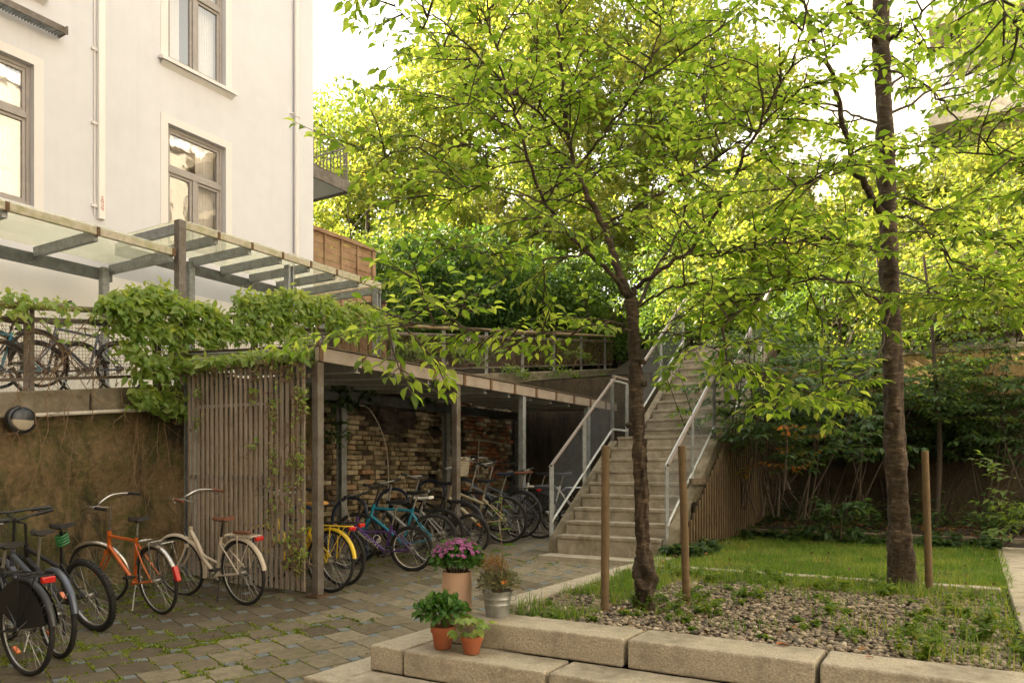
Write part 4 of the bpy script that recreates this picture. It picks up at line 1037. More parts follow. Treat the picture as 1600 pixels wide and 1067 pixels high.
    if bottle: part('bottle_cage', MB().ring(bb.lerp(hb, .35) + Vector((-.045, 0, .045)), unit(hb - bb), .036, .004, 14, 4).ring(bb.lerp(hb, .35) + Vector((-.03, 0, .06)), (0, 1, 0), .05, .005, 16, 4), 'white_paint', root, fr='l')
    return root, hp, Ms, zr_
def at(x, y, dz=0):           # ground contact on the paving seen at pixel x, y
    r_, s_ = (x - 800) / F, (y - 735) / F; t = 8.
    for _ in range(30):
        a, b = G(r_ * t, t); t += ((1.5 - s_ * t) - zf(a, b)) / (s_ + .02) * .5
    a, b = G(r_ * t, t); return Vector((r_ * t, t, zf(a, b)))
def atd(x, d): 
    X = (x - 800) / F * d; a, b = G(X, d); return Vector((X, d, zf(a, b)))
GL = 'bicycles parked against the mossy retaining wall'
bike('dark grey city bicycle with a black skirt guard and red rear reflector, leftmost and nearest', atd(44, 5.5), 60, lean=-2, frame='darkgrey', style='diamond', bar='flat', fend='darkgrey', rack='black', light='rack', guard=True, refl=True, sh=.93, bh=1.05, group=GL, barm='alu')
bike('bluish grey bicycle with silvery mudguards, squeezed behind the nearest bicycle', atd(92, 6.0), 52, lean=-3, frame='bluegrey', style='mtb2', bar='flat', fend='bluegrey', refl=True, sh=.98, bh=1.12, group=GL, tr=.021, barm='black')
b3 = bike('black mountain bicycle with fat knobbly tyres and a green cable lock under its saddle', atd(152, 6.95), 62, lean=-12, frame='black', style='mtb2', bar='flat', sh=.98, bh=1.02, Rw=.34, tr=.030, knob=True, group=GL, stand=False, post='black', barm='black')
bike('orange racing style bicycle with chrome mudguards and luggage rack, front wheel turned', atd(252, 7.62), 55, lean=-7, steer=28, frame='orange', style='diamond', bar='city', fend='chrome', rack='chrome', light='fender', sh=.95, bh=1.10, group=GL, tr=.017, barm='chrome')
b5 = bike('cream step through bicycle with brown saddle and grips by the slat screen', atd(384, 7.95), 57, lean=-6, steer=12, frame='cream', style='step', bar='city', fend='cream', rack='cream', light='rack', saddle='leather', grip='leather', sh=.90, bh=1.12, group=GL, post='black', stand='black', barm='chrome')
# coiled green lock
r_ = b3[0]; m_ = MB(); top = Vector((.23, 0, .90))
for k in range(4): m_.ring(top + Vector((-.03, .02, -.025 * k)), (.2, .3, 1), .05, .010, 18, 6)
part('cable_lock', m_, 'green_cable', r_, fr='l')
m_ = MB().box(-.18, .06, -.02, .04, .757, .785); part('frame_pump', m_, 'leather', b5[0], fr='l', bev=.008)
GS = 'bicycles crowded under the shelter roof'
bike('yellow city bicycle with yellow mudguard and rack behind the near corner post', atd(515, 8.45), 61, lean=2, frame='yellow', style='step', bar='city', fend='yellow', rack='yellow', light='rack', saddle='tan', sh=.98, bh=1.12, group=GS, refl=False)
bike('dark bicycle with a red rear light squeezed beside the yellow bicycle', atd(535, 8.75), 63, lean=-3, frame='navy', style='diamond', bar='flat', rack='black', light='rack', sh=.95, bh=1.05, group=GS, tr=.022)
bike('small purple bicycle with white lettering on its frame and white cables', at(644, 892), 74, lean=-4, frame='purple', style='curve', bar='flat', sh=.86, bh=.93, Rw=.283, wb=.92, tr=.024, letter='DIAMANT', group=GS, bottle=True, knob=True, rim='white_paint', stand=False, fork='purple', barm='black')
bike('teal mountain bicycle with a bright blue frame standing behind the small purple one', atd(676, 9.75), 76, lean=3, frame='teal', style='diamond', bar='flat', sh=.93, bh=1.0, Rw=.33, tr=.025, knob=True, group=GS, stand=False, barm='black')
bike('silver mountain bicycle with a cream saddle and big knobbly rear wheel', atd(693, 10.2), 66, lean=-5, frame='alu', style='mtb', bar='flat', sh=.80, bh=1.0, Rw=.335, tr=.026, knob=True, group=GS, stand=False, saddle='white_paint')
bike('black bicycle with green brake cables and a long black mudguard', atd(722, 10.5), 62, lean=3, frame='black', style='mtb', bar='flat', fend='black', sh=.95, bh=1.04, Rw=.335, tr=.024, group=GS, stand=False)
bike('small dark bicycle with orange spoke reflectors beside the brown roof post', atd(738, 10.3), 66, lean=-4, frame='darkgrey', style='mtb', bar='flat', sh=.72, bh=.82, Rw=.28, wb=.92, tr=.024, group=GS, refl=True, stand=False)
bike('pale gold mountain bicycle with a sloping top tube left of the wicker basket', atd(790, 10.9), 70, lean=-5, frame='gold', style='mtb', bar='flat', sh=.9, bh=1.08, Rw=.345, tr=.024, group=GS, stand=False)
bk = bike('grey city bicycle carrying a pale wicker basket and a dark blue saddle', atd(812, 11.3), 64, lean=2, frame='steel', style='city', bar='city', fend='darkgrey', sh=.95, bh=1.17, group=GS, saddle='navy', light='rack', rack='black')
root, hp, Ms, _ = bk
bc = hp + Vector((.17, 0, -.10)); t = root
bw = thing('wicker_basket', 'pale wicker basket hanging in front of a handlebar under the shelter', 'basket', root.matrix_basis @ (Vector((0, 0, 0))) if False else (0, 0, 0))
Mroot = ROOT[root.name].inverted(); wc = Mroot @ bc
bpy.data.objects.remove(bw)
bw = thing('wicker_basket', 'pale wicker basket hanging in front of a handlebar under the shelter', 'basket', wc - Vector((0, 0, .12)), R(154))
m_ = MB(); n_ = 28
for j in range(9):
    z = .26 * j / 8; rx_, ry_ = .12 + .035 * j / 8, .15 + .03 * j / 8
    m_.tube([(rx_ * math.cos(2 * math.pi * k / n_), ry_ * math.sin(2 * math.pi * k / n_) * (1 + .02 * (k % 2)), z) for k in range(n_)], .014 if j < 8 else .018, 5, close=True)
part('weave', m_, 'wicker', bw, fr='l')
m_ = MB()
for k in range(n_): th = 2 * math.pi * k / n_; m_.tube([(.115 * math.cos(th), .145 * math.sin(th), 0), (.155 * math.cos(th), .18 * math.sin(th), .27)], .006, 4)
m_.lathe([(.13, 0), (.13, .01)], 16); part('stakes', m_, 'wicker', bw, fr='l')
bb_ = bike('grey bicycle with whitewall tyres and a brown saddle right of the shelter middle', atd(843, 11.25), 66, lean=-3, frame='bluegrey', style='city', bar='flat', fend=None, rack='black', sh=.97, bh=1.1, tyre='rubber', rim='chrome', group=GS, saddle='leather')
Mr = ROOT[bb_[0].name].inverted()
pb = thing('pannier_bag', 'black pannier bag hanging on a luggage rack beside the stairs', 'bag', Mr @ Vector((-.05, -.12, .42)), R(156))
m_ = MB().blob((0, 0, .17), (.18, .085, .19), 3, 20, 14, .05); part('bag', m_, 'bag', pb, fr='l')
m_ = MB().box(-.15, .15, -.1, .1, .31, .36); part('flap', m_, 'bag', pb, fr='l', bev=.03)
m_ = MB().tube([(-.07, -.095, .34), (-.07, -.10, .12)], .009, 5).tube([(.07, -.095, .34), (.07, -.10, .12)], .009, 5); part('straps', m_, 'steel_dark', pb, fr='l')
bike('dark electric bicycle with an orange top tube behind the pannier bag', atd(872, 12.1), 66, lean=2, frame='darkgrey', style='mtb', bar='flat', sh=.95, bh=1.12, group=GS, barm='black')
bike('pale grey bicycle seen through the wires of the stair railing', atd(905, 11.9), 72, lean=-4, frame='white_paint', style='diamond', bar='flat', sh=.95, bh=1.0, group=GS, barm='chrome', light='rack', rack='alu')
# upper level
GU = 'bicycles behind the wire mesh fence on the upper walkway'
def up(x, b):
    r_ = (x - 800) / F; a = b * (.8562 + .5166 * r_) / (.5166 - .8562 * r_); return W(a, b, cap_z(a) - .06)
for x, b, lab, fm, hd in ((5, 9.6, 'bicycle behind the mesh fence at the left picture edge', 'navy', 150), (62, 9.7, 'bicycle with a front basket behind the mesh fence', 'teal', 148), (128, 9.8, 'grey bicycle behind the mesh fence next to the creeper', 'darkgrey', 152), (190, 9.7, 'bicycle half hidden by the creeper behind the mesh fence', 'bluegrey', 150)):
    bike(lab, up(x, b), hd, lean=3, frame=fm, style='diamond', bar='flat', fend='black', sh=.9, bh=1.02, group=GU)

# ------------------------------------------------------------------ trees in the courtyard
def perp(d, q):
    v = Vector((q.gauss(0, 1), q.gauss(0, 1), q.gauss(0, .45))); v -= d * v.dot(d); return unit(v)
class Foliage:
    def __init__(s): s.P, s.D, s.N, s.S = [], [], [], []
    def leaf(s, p, d, n, sz): s.P.append(tuple(p)); s.D.append(tuple(d)); s.N.append(tuple(n)); s.S.append(sz)
def twig(tw, fo, p, d, L, q, r0=.006, sub=2, leafsz=.09, sp=.045, droop=.25, bare=.1):
    n = max(3, int(L / .09)); pts = [Vector(p)]; cur = unit(d)
    for i in range(n):
        cur = unit(cur + Vector((q.gauss(0, .12), q.gauss(0, .12), q.gauss(0, .08) - droop * .10 + (.05 if cur.z < -.3 else 0))))
        pts.append(pts[-1] + cur * (L / n))
    tw.tube(pts, [r0 * (1 - .75 * i / n) + .0008 for i in range(n + 1)], 4, cap=False)
    m = int(L / sp); side = 1
    for i in range(m):
        u = bare + (1 - bare) * (i + .5) / m; k = min(n - 1, int(u * n)); f_ = u * n - k
        pos = pts[k].lerp(pts[k + 1], f_); t_ = unit(pts[k + 1] - pts[k]); sd = unit(t_.cross(Vector((0, 0, 1)))) * side; side = -side
        dd = unit(t_ * q.uniform(.3, .9) + sd * q.uniform(.5, 1.0) + Vector((0, 0, q.uniform(-.55, .08))))
        nn = unit(Vector((q.gauss(0, .35), q.gauss(0, .35), 1)))
        fo.leaf(pos + dd * .012, dd, nn, leafsz * (q.uniform(.45, 1.0) if q.random() < .4 else q.uniform(.85, 1.28)))
    fo.leaf(pts[-1], cur, unit(Vector((q.gauss(0, .3), q.gauss(0, .3), 1))), leafsz * q.uniform(.8, 1.15))
    if sub:
        for _ in range(q.randint(sub, sub + 2)):
            u = q.uniform(.25, .9); k = int(u * n); t_ = unit(pts[min(k + 1, n)] - pts[k - 1 if k else 0])
            dd = unit(t_ * .7 + unit(t_.cross(Vector((0, 0, 1)))) * q.choice((-1, 1)) * .7 + Vector((0, 0, q.uniform(-.2, .3))))
            twig(tw, fo, pts[k], dd, L * q.uniform(.4, .65), q, r0 * .6, 0, leafsz, sp, droop)
def limb(wood, tw, fo, pts, r0, r1, q, dens=7, L=(.3, .75), start=.2, leafsz=.09, n=8, sub=2, droop=.25, wob=.02):
    P = catmull(pts, 6); P = [p + Vector((q.gauss(0, wob), q.gauss(0, wob), q.gauss(0, wob))) * (0 if i in (0,) else .5) for i, p in enumerate(P)]
    m = len(P); wood.tube(P, [r0 + (r1 - r0) * (i / (m - 1)) ** .8 for i in range(m)], n)
    seg = [(P[i + 1] - P[i]).length for i in range(m - 1)]; tot = sum(seg); cnt = int(tot * dens)
    for c in range(cnt):
        u = start + (1 - start) * (c + q.random()) / max(1, cnt); k = min(m - 2, int(u * (m - 1))); f_ = u * (m - 1) - k
        p = P[k].lerp(P[k + 1], f_); t_ = unit(P[k + 1] - P[k]); dd = unit(perp(t_, q) + t_ * q.uniform(.2, .9) + Vector((0, 0, .1)))
        if abs(dd.z) > .75: dd = unit(Vector((dd.x, dd.y, dd.z * .4)))
        twig(tw, fo, p, dd, q.uniform(*L) * (1.15 - .4 * u), q, min(.008, r0 * .6), sub, leafsz, droop=droop)
    twig(tw, fo, P[-1], unit(P[-1] - P[-2]), q.uniform(*L), q, r1 * .9, sub, leafsz, droop=droop)
def P3(l): return [PX(*p) for p in l]
# slim tree
q = random.Random(42); D0 = 5.67
t1 = thing('slim_cherry_tree', 'slim leafy tree with a dark scarred trunk foot between two stakes', 'tree', PX(1007, 945, D0))
wood, tw, fo = MB(), MB(), Foliage()
tr_pts = P3([(1009, 950, D0), (1008, 905, D0), (1005, 860, D0), (1002, 780, D0), (999, 700, D0), (996, 640, D0), (992, 560, D0 + .02), (988, 500, D0 + .04), (985, 468, D0 + .05)])
tp = catmull(tr_pts, 26); rad = []
for i, p in enumerate(tp):
    h = p.z - tp[0].z; r = .052 - .008 * min(1, h / 2.3) + .003 * math.sin(h * 9) + .003 * math.sin(h * 23)
    if h < .5: r += .036 * math.exp(-((h - .25) / .11) ** 2)
    if h < .05: r += .02
    rad.append(r)
tk = MB().tube(tp, rad, 30)
tkv = []
for (x, y, z) in tk.v:
    a_ = math.atan2(y - D0, x - .98); g = .008 * math.sin(a_ * 5 + z * 11) + .005 * math.sin(a_ * 9 - z * 31) + (.016 * math.sin(a_ * 3 + z * 31) * math.exp(-((z - .72) / .16) ** 2)); tkv.append((x + g * math.cos(a_), y + g * math.sin(a_), z))
tk.v = tkv
for (px_, py_, s_) in ((1004, 690, 1), (1002, 565, 1), (984, 664, -1), (1004, 600, 1)):
    p = PX(px_ + s_ * 2, py_, D0 - .015); tk.blob(p, (.028, .036, .026), int(px_), 9, 6, .15)
def rough_trunk(o, st, sc):
    tx = bpy.data.textures.new('bark_noise', 'CLOUDS'); tx.noise_scale = sc; tx.noise_depth = 4
    d = o.modifiers.new('disp', 'DISPLACE'); d.texture = tx; d.strength = st; d.mid_level = .65
rough_trunk(part('trunk', tk, 'bark', t1, fr='w', auto=180), .018, .03)
J = (985, 468, D0 + .05)
LB = [
 ([J, (966, 422, 5.8), (945, 356, 5.9), (909, 291, 6.0), (900, 262, 6.0), (886, 206, 6.05), (881, 155, 6.1), (872, 60, 6.15), (880, -60, 6.2), (890, -180, 6.2)], .052, .010, .25),
 ([(980, 462, 5.7), (950, 425, 5.6), (919, 394, 5.5), (853, 319, 5.3), (816, 211, 5.15), (788, 127, 5.1), (769, 47, 5.1), (750, -60, 5.0)], .032, .007, .3),
 ([(945, 350, 5.9), (1050, 291, 5.8), (1130, 239, 5.7), (1200, 190, 5.6), (1270, 120, 5.5)], .022, .006, .25),
 ([J, (998, 445, 5.7), (1069, 398, 5.6), (1120, 328, 5.5), (1177, 220, 5.3), (1210, 150, 5.2), (1250, 60, 5.1), (1270, -40, 5.1)], .036, .008, .3),
 ([(912, 396, 5.5), (872, 403, 5.3), (787, 398, 5.0), (730, 388, 4.85), (700, 395, 4.8)], .015, .004, .15),
 ([(806, 239, 5.15), (764, 230, 5.0), (700, 226, 4.85), (640, 232, 4.75), (590, 243, 4.7)], .014, .004, .1),
 ([(886, 210, 6.05), (862, 192, 6.0), (800, 140, 5.8), (741, 103, 5.6), (670, 60, 5.4), (610, 5, 5.2)], .020, .005, .2),
 ([(988, 520, D0 + .03), (960, 505, 5.4), (860, 520, 4.9), (750, 515, 4.5), (660, 508, 4.2), (600, 508, 4.05)], .017, .004, .2),
 ([(990, 480, D0 + .04), (1050, 450, 5.5), (1120, 437, 5.3), (1180, 438, 5.1), (1240, 428, 4.9)], .018, .005, .2),
 ([(990, 490, D0 + .04), (1020, 430, 6.1), (1060, 360, 6.6), (1080, 270, 6.9), (1100, 180, 7.1), (1110, 60, 7.2)], .026, .006, .25),
 ([(975, 440, 5.8), (930, 330, 6.5), (880, 250, 7.0), (800, 180, 7.4), (740, 120, 7.6)], .022, .005, .3),
 ([(900, 262, 6.0), (950, 200, 5.8), (1000, 130, 5.6), (1030, 50, 5.5), (1050, -60, 5.4)], .020, .006, .2),
 ([(890, 230, 6.0), (840, 150, 6.2), (830, 60, 6.3), (820, -60, 6.3)], .015, .005, .2),
 ([(853, 319, 5.3), (790, 300, 4.9), (730, 292, 4.65), (690, 300, 4.55)], .013, .004, .1),
 ([(1069, 398, 5.6), (1110, 400, 5.2), (1170, 380, 4.9), (1230, 370, 4.7)], .014, .004, .1),
 ([(1000, 130, 5.6), (1060, 90, 5.3), (1130, 40, 5.1), (1180, -30, 5.0)], .012, .004, .1),
 ([(788, 127, 5.1), (720, 60, 4.8), (660, 10, 4.6), (600, -60, 4.5)], .012, .004, .1),
 ([(880, -60, 6.2), (820, -200, 5.9), (740, -300, 5.6)], .016, .004, .1),
 ([(885, -100, 6.2), (960, -240, 6.0), (1060, -320, 5.8)], .016, .004, .1),
 ([(816, 211, 5.15), (740, 170, 4.9), (680, 150, 4.8)], .012, .004, .1),
 ([(1130, 239, 5.7), (1100, 150, 5.9), (1120, 60, 6.0)], .012, .004, .1),
 ([(909, 291, 6.0), (980, 230, 6.4), (1060, 160, 6.7)], .014, .004, .1),
 ([(990, 540, D0), (1030, 520, 5.3), (1080, 530, 5.0), (1150, 560, 4.8), (1200, 590, 4.7)], .012, .003, .2),
]
for pts, r0, r1, st in LB: limb(wood, tw, fo, P3(pts), r0 * .60, r1 * .7, q, dens=7.4, L=(.26, .62), start=st, leafsz=.073, sub=2)
part('limbs', wood, 'bark', t1, fr='w', auto=60)
part('twigs', tw, 'twig', t1, fr='w', auto=60)
leaves('crown', fo.P, fo.D, fo.N, fo.S, 'leaf_tree', t1, True, wid=.98); n_t1 = len(fo.P)
# thick tree
q = random.Random(5); D1 = 6.72
t2 = thing('thick_cherry_tree', 'taller tree with a thick ringed trunk at the right, a stake beside it', 'tree', PX(1410, 912, D1))
wood, tw, fo = MB(), MB(), Foliage()
tp = catmull(P3([(1411, 920, D1), (1408, 880, D1), (1403, 780, D1), (1398, 680, D1), (1394, 560, D1), (1390, 440, D1), (1387, 330, D1), (1383, 220, D1), (1378, 100, D1), (1376, 0, D1), (1376, -160, D1), (1380, -330, D1)]), 24)
rad = []
for i, p in enumerate(tp):
    h = p.z - tp[0].z; rad.append(.101 - .013 * min(1, h / 1.5) - .0035 * h + .035 * math.exp(-h / .16) + .003 * math.sin(h * 30) + .004 * math.sin(h * 7))
tk = MB().tube(tp, rad, 34); tkv = []
for (x, y, z) in tk.v:
    cx = 3.40; a_ = math.atan2(y - D1, x - cx); g = .007 * math.sin(a_ * 4 + z * 5) + .004 * math.sin(a_ * 9 - z * 17); tkv.append((x + g * math.cos(a_), y + g * math.sin(a_), z))
tk.v = tkv
for (px_, py_) in ((1396, 640), (1380, 560), (1385, 665)): tk.blob(PX(px_ + 4, py_, D1 - .055), (.045, .045, .04), px_, 9, 6, .12)
rough_trunk(part('trunk', tk, 'bark', t2, fr='w', auto=180), .022, .06)
LB2 = [
 ([(1388, 350, D1), (1365, 310, 6.6), (1338, 270, 6.4), (1318, 195, 6.2), (1296, 115, 6.1), (1270, 60, 6.0), (1250, -40, 5.9)], .055, .014, .3),
 ([(1390, 395, D1), (1340, 385, 6.3), (1290, 372, 6.0), (1230, 380, 5.6), (1170, 392, 5.3)], .034, .005, .25),
 ([(1378, 75, D1), (1355, 45, 6.6), (1330, 15, 6.5), (1300, -40, 6.4)], .05, .012, .3),
 ([(1380, 70, D1), (1400, 55, 6.6), (1440, 20, 6.3), (1500, -40, 6.0)], .03, .008, .3),
 ([(1383, 110, D1), (1440, 130, 6.2), (1490, 180, 5.8), (1540, 220, 5.4), (1620, 260, 5.1)], .016, .005, .25),
 ([(1386, 235, D1), (1440, 230, 6.2), (1520, 240, 5.6), (1600, 255, 5.2), (1660, 260, 5)], .016, .005, .2),
 ([(1388, 300, D1), (1440, 320, 6.3), (1500, 345, 6.0), (1560, 380, 5.7), (1640, 420, 5.4)], .022, .006, .2),
 ([(1390, 335, D1), (1430, 345, 5.9), (1480, 400, 5.2), (1540, 440, 4.8)], .014, .004, .2),
 ([(1392, 490, D1), (1350, 455, 6.2), (1310, 440, 5.8), (1250, 440, 5.4), (1180, 470, 5.0), (1120, 520, 4.7)], .026, .004, .2),
 ([(1394, 470, D1), (1370, 560, 6.2), (1330, 590, 5.8), (1280, 600, 5.4), (1230, 620, 5.2)], .012, .003, .3),
 ([(1385, 200, D1), (1330, 180, 7.2), (1260, 160, 7.6), (1190, 120, 7.9)], .022, .006, .2),
 ([(1383, 150, D1), (1430, 100, 7.4), (1490, 60, 8.0), (1560, 30, 8.4)], .022, .006, .2),
 ([(1387, 280, D1), (1340, 260, 5.9), (1280, 280, 5.2), (1220, 300, 4.8)], .016, .004, .2),
 ([(1378, 0, D1), (1440, -60, 5.8), (1500, -60, 5.2), (1560, 0, 4.6), (1600, 60, 4.3)], .020, .004, .3),
 ([(1376, -60, D1), (1320, -90, 6), (1240, -60, 5.3), (1180, 0, 4.9)], .022, .004, .25),
 ([(1376, -160, D1), (1440, -240, 6.9), (1520, -280, 7.1)], .03, .008, .3),
 ([(1376, -160, D1), (1300, -220, 7.0), (1200, -200, 7.2)], .03, .008, .3),
 ([(1376, -200, D1), (1250, -330, 6.4), (1120, -380, 6.2)], .035, .006, .2),
 ([(1376, -200, D1), (1460, -380, 6.2), (1600, -480, 5.8)], .035, .006, .2),
 ([(1378, -250, D1), (1420, -450, 7.6), (1480, -560, 8.6)], .035, .006, .2),
 ([(1378, -250, D1), (1330, -420, 5.9), (1290, -620, 5.0)], .03, .006, .2),
 ([(1378, -280, D1), (1300, -480, 7.6), (1210, -600, 8.3)], .03, .006, .2),
 ([(1385, 180, D1), (1500, 120, 7.0), (1620, 60, 7.2), (1720, 20, 7.4)], .02, .005, .2),
 ([(1392, 420, D1), (1440, 440, 5.9), (1500, 470, 5.3), (1570, 470, 4.9), (1640, 480, 4.6)], .013, .004, .3),
]
for pts, r0, r1, st in LB2: limb(wood, tw, fo, P3(pts), r0 * .68, r1 * .7, q, dens=5.6, L=(.30, .68), start=st, leafsz=.080)
part('limbs', wood, 'bark', t2, fr='w', auto=60)
part('twigs', tw, 'twig', t2, fr='w', auto=60)
leaves('crown', fo.P, fo.D, fo.N, fo.S, 'leaf_tree', t2, True, wid=.98); n_t2 = len(fo.P)

# ------------------------------------------------------------------ trees and bushes of the hill
def clumps(c, r, k, rr, npr, q, flat=.75, bias=.3):
    """leaf positions on the shells of k clumps spread through the ellipsoid (c, r)"""
    P, D, Nn, T = [], [], [], []
    for _ in range(k):
        v = q.normal(size=3); v /= np.linalg.norm(v); rad = q.uniform(.35, 1.) ** .5
        cc = np.array(c) + v * rad * np.array(r); R_ = rr * q.uniform(.55, 1.35); m_ = int(npr * q.uniform(.6, 1.3))
        u = q.normal(size=(m_, 3)); u /= np.linalg.norm(u, axis=1)[:, None]; sh = q.uniform(.55, 1.12, size=(m_, 1))
        P.append(cc + u * sh * R_ * np.array([1, 1, flat]))
        d = u + q.normal(size=(m_, 3)) * .8; d[:, 2] -= .35; D.append(d)
        nn = q.normal(size=(m_, 3)) * .6 + u * .5; nn[:, 2] += .8; Nn.append(nn)
        T.append(np.clip(q.normal(.45 + q.uniform(-.2, .2), .25, size=m_), 0, 1))
    return np.concatenate(P), np.concatenate(D), np.concatenate(Nn), np.concatenate(T)
def btree(name, label, cat, base, h, r, k, npr, m, seed, leaf=.16, rr=.55, trunk=.1, zc=.62, zr_=.42, group=None, stems=1, wid=1.1):
    q = np.random.RandomState(seed); qq = random.Random(seed)
    t = thing(name, label, cat, base, 0, group); base = Vector(base)
    wd = MB(); cz = base.z + h * zc
    for s_ in range(stems):
        o = Vector((qq.gauss(0, .15), qq.gauss(0, .15), 0)) * (s_ > 0); tip = base + Vector((qq.gauss(0, r * .2), qq.gauss(0, r * .2), h * .85))
        if stems > 1: tip = base + Vector((qq.gauss(0, r * .5), qq.gauss(0, r * .5), h * .8))
        P = catmull([base + o - Vector((0, 0, .2)), (base + o).lerp(tip, .35) + Vector((qq.gauss(0, .12), qq.gauss(0, .12), 0)), (base + o).lerp(tip, .7) + Vector((qq.gauss(0, .2), qq.gauss(0, .2), 0)), tip], 4)
        wd.tube(P, [trunk * (1 - .85 * i / (len(P) - 1)) for i in range(len(P))], 8)
        for j in range(7 if stems == 1 else 3):
            u = qq.uniform(.3, .85); p = P[int(u * (len(P) - 1))]; th = qq.uniform(0, 6.28); e = p + Vector((math.cos(th) * r * .75, math.sin(th) * r * .75, h * .14 + qq.uniform(0, .1) * h))
            wd.tube(catmull([p, p.lerp(e, .5) + Vector((0, 0, .1)), e], 3), [trunk * .35, trunk * .3, trunk * .25, trunk * .2, trunk * .15, trunk * .1, trunk * .05][:7], 5)
    part('trunk' if stems == 1 else 'stems', wd, 'bark_far', t, fr='w')
    P, D, Nn, T = clumps((base.x, base.y, cz), (r, r, h * zr_), k, rr, npr, q)
    keep = P[:, 2] > base.z + .05; P, D, Nn, T = P[keep], D[keep], Nn[keep], T[keep]
    leaves('crown' if stems == 1 else 'foliage', P, D, Nn, q.uniform(.6, 1.25, len(P)) * leaf, m, t, tint=T, wid=wid)
    return t
def PT(x, d, a=0):
    X = (x - 800) / F * d; aa, bb = G(X, d)
    if bb > 11.3: z = 3.4 + .28 * max(0, aa - 14) if aa < 48 else 12.9
    elif bb > 8.2: z = cap_z(aa) - .1 if aa < 23 else 4.8
    else: z = hz(aa, bb)
    return (X, d, z)
GB = 'bushes on the slope behind the upper fence'
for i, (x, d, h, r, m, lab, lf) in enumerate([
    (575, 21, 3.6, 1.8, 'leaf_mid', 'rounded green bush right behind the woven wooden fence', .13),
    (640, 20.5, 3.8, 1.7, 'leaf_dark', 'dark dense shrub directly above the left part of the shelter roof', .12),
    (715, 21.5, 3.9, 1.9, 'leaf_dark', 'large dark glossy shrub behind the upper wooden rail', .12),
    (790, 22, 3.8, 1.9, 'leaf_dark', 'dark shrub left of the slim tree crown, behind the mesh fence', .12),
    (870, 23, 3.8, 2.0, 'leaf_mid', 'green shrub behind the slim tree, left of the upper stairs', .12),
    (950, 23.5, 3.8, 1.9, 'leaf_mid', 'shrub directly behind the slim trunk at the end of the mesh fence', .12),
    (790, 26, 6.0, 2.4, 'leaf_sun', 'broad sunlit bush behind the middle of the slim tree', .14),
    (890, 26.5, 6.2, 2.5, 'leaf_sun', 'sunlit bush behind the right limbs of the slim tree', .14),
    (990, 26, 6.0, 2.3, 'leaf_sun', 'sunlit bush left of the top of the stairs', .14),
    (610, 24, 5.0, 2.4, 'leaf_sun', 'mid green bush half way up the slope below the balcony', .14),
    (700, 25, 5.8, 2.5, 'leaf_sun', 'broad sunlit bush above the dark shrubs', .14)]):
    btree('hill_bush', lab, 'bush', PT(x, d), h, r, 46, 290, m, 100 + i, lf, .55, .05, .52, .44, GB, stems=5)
GT = 'tall trees on the hill'
for i, (x, d, h, r, m, lab) in enumerate([
    (570, 29, 10, 2.8, 'leaf_sun', 'yellow green tree just right of the balcony'),
    (650, 31, 11.5, 3.2, 'leaf_sun', 'bright sunlit tree above the bushes on the left of the slope'),
    (740, 33, 15, 3.8, 'leaf_sun', 'sunlit tree behind the left branches of the slim tree'),
    (840, 31, 16, 3.9, 'leaf_sun', 'tall bright tree straight behind the slim tree crown'),
    (930, 30, 15.5, 3.8, 'leaf_sun', 'bright tree behind the right half of the slim tree'),
    (1020, 29, 15.5, 3.8, 'leaf_sun', 'sunlit tree above the top of the stairs'),
    (1110, 28, 14, 3.4, 'leaf_sun', 'bright tree right of the top of the stairs'),
    (525, 33, 11.5, 1.9, 'leaf_mid', 'narrow pointed tree rising beside the building corner')]):
    btree('hill_tree', lab, 'tree', PT(x, d), h, r, int(50 * max(1, h / 10)), 300, m, 200 + i, .19, .85, .16, .56, .46, GT)
GR = 'shrubs above the back wall'
for i, (x, d, h, r, m, lab, lf) in enumerate([
    (1085, 19, 3.6, 1.7, 'leaf_mid', 'shrub immediately right of the top steps', .12),
    (1160, 18, 3.6, 1.8, 'leaf_sun', 'sunny shrub above the wall between stairs and thick tree', .12),
    (1240, 18.5, 3.8, 1.9, 'leaf_sun', 'sunny shrub left of the thick trunk above the wall', .12),
    (1330, 19, 3.4, 1.9, 'leaf_sun', 'shrub just left of the thick trunk above the wall', .12),
    (1420, 20, 3.6, 2.0, 'leaf_sun', 'yellow green shrub behind the thick trunk', .12),
    (1510, 20, 4.0, 2.1, 'leaf_sun', 'bright shrub above the sunlit part of the back wall', .12),
    (1590, 19, 4.4, 2.2, 'leaf_sun', 'bright shrub at the right edge above the back wall', .12),
    (1200, 17, 2.4, 1.6, 'leaf_mid', 'low dark shrub at the edge of the wall beside the stairs top', .11),
    (1285, 17, 2.2, 1.6, 'leaf_mid', 'low shrub hanging over the wall left of the thick trunk', .11),
    (1380, 22, 4.8, 2.4, 'leaf_sun', 'tall bush rising straight behind the thick trunk', .15),
    (1290, 24, 4.6, 2.6, 'leaf_sun', 'broad bush in front of the white background house', .15),
    (1190, 25, 5.0, 2.2, 'leaf_sun', 'tall yellow green bush left of the white background house', .15),
    (1130, 22, 5.6, 2.2, 'leaf_sun', 'tall bush in the second row above the stairs', .14),
    (1470, 22, 4.4, 2.3, 'leaf_sun', 'sunlit bush below the far balcony', .15),
    (1570, 22, 5.0, 2.4, 'leaf_sun', 'sunlit bush climbing up to the far balcony at the right edge', .15)]):
    btree('slope_shrub', lab, 'shrub', PT(x, d), h, r, 38, 290, m, 300 + i, lf, .55, .05, .5, .42, GR, stems=4)
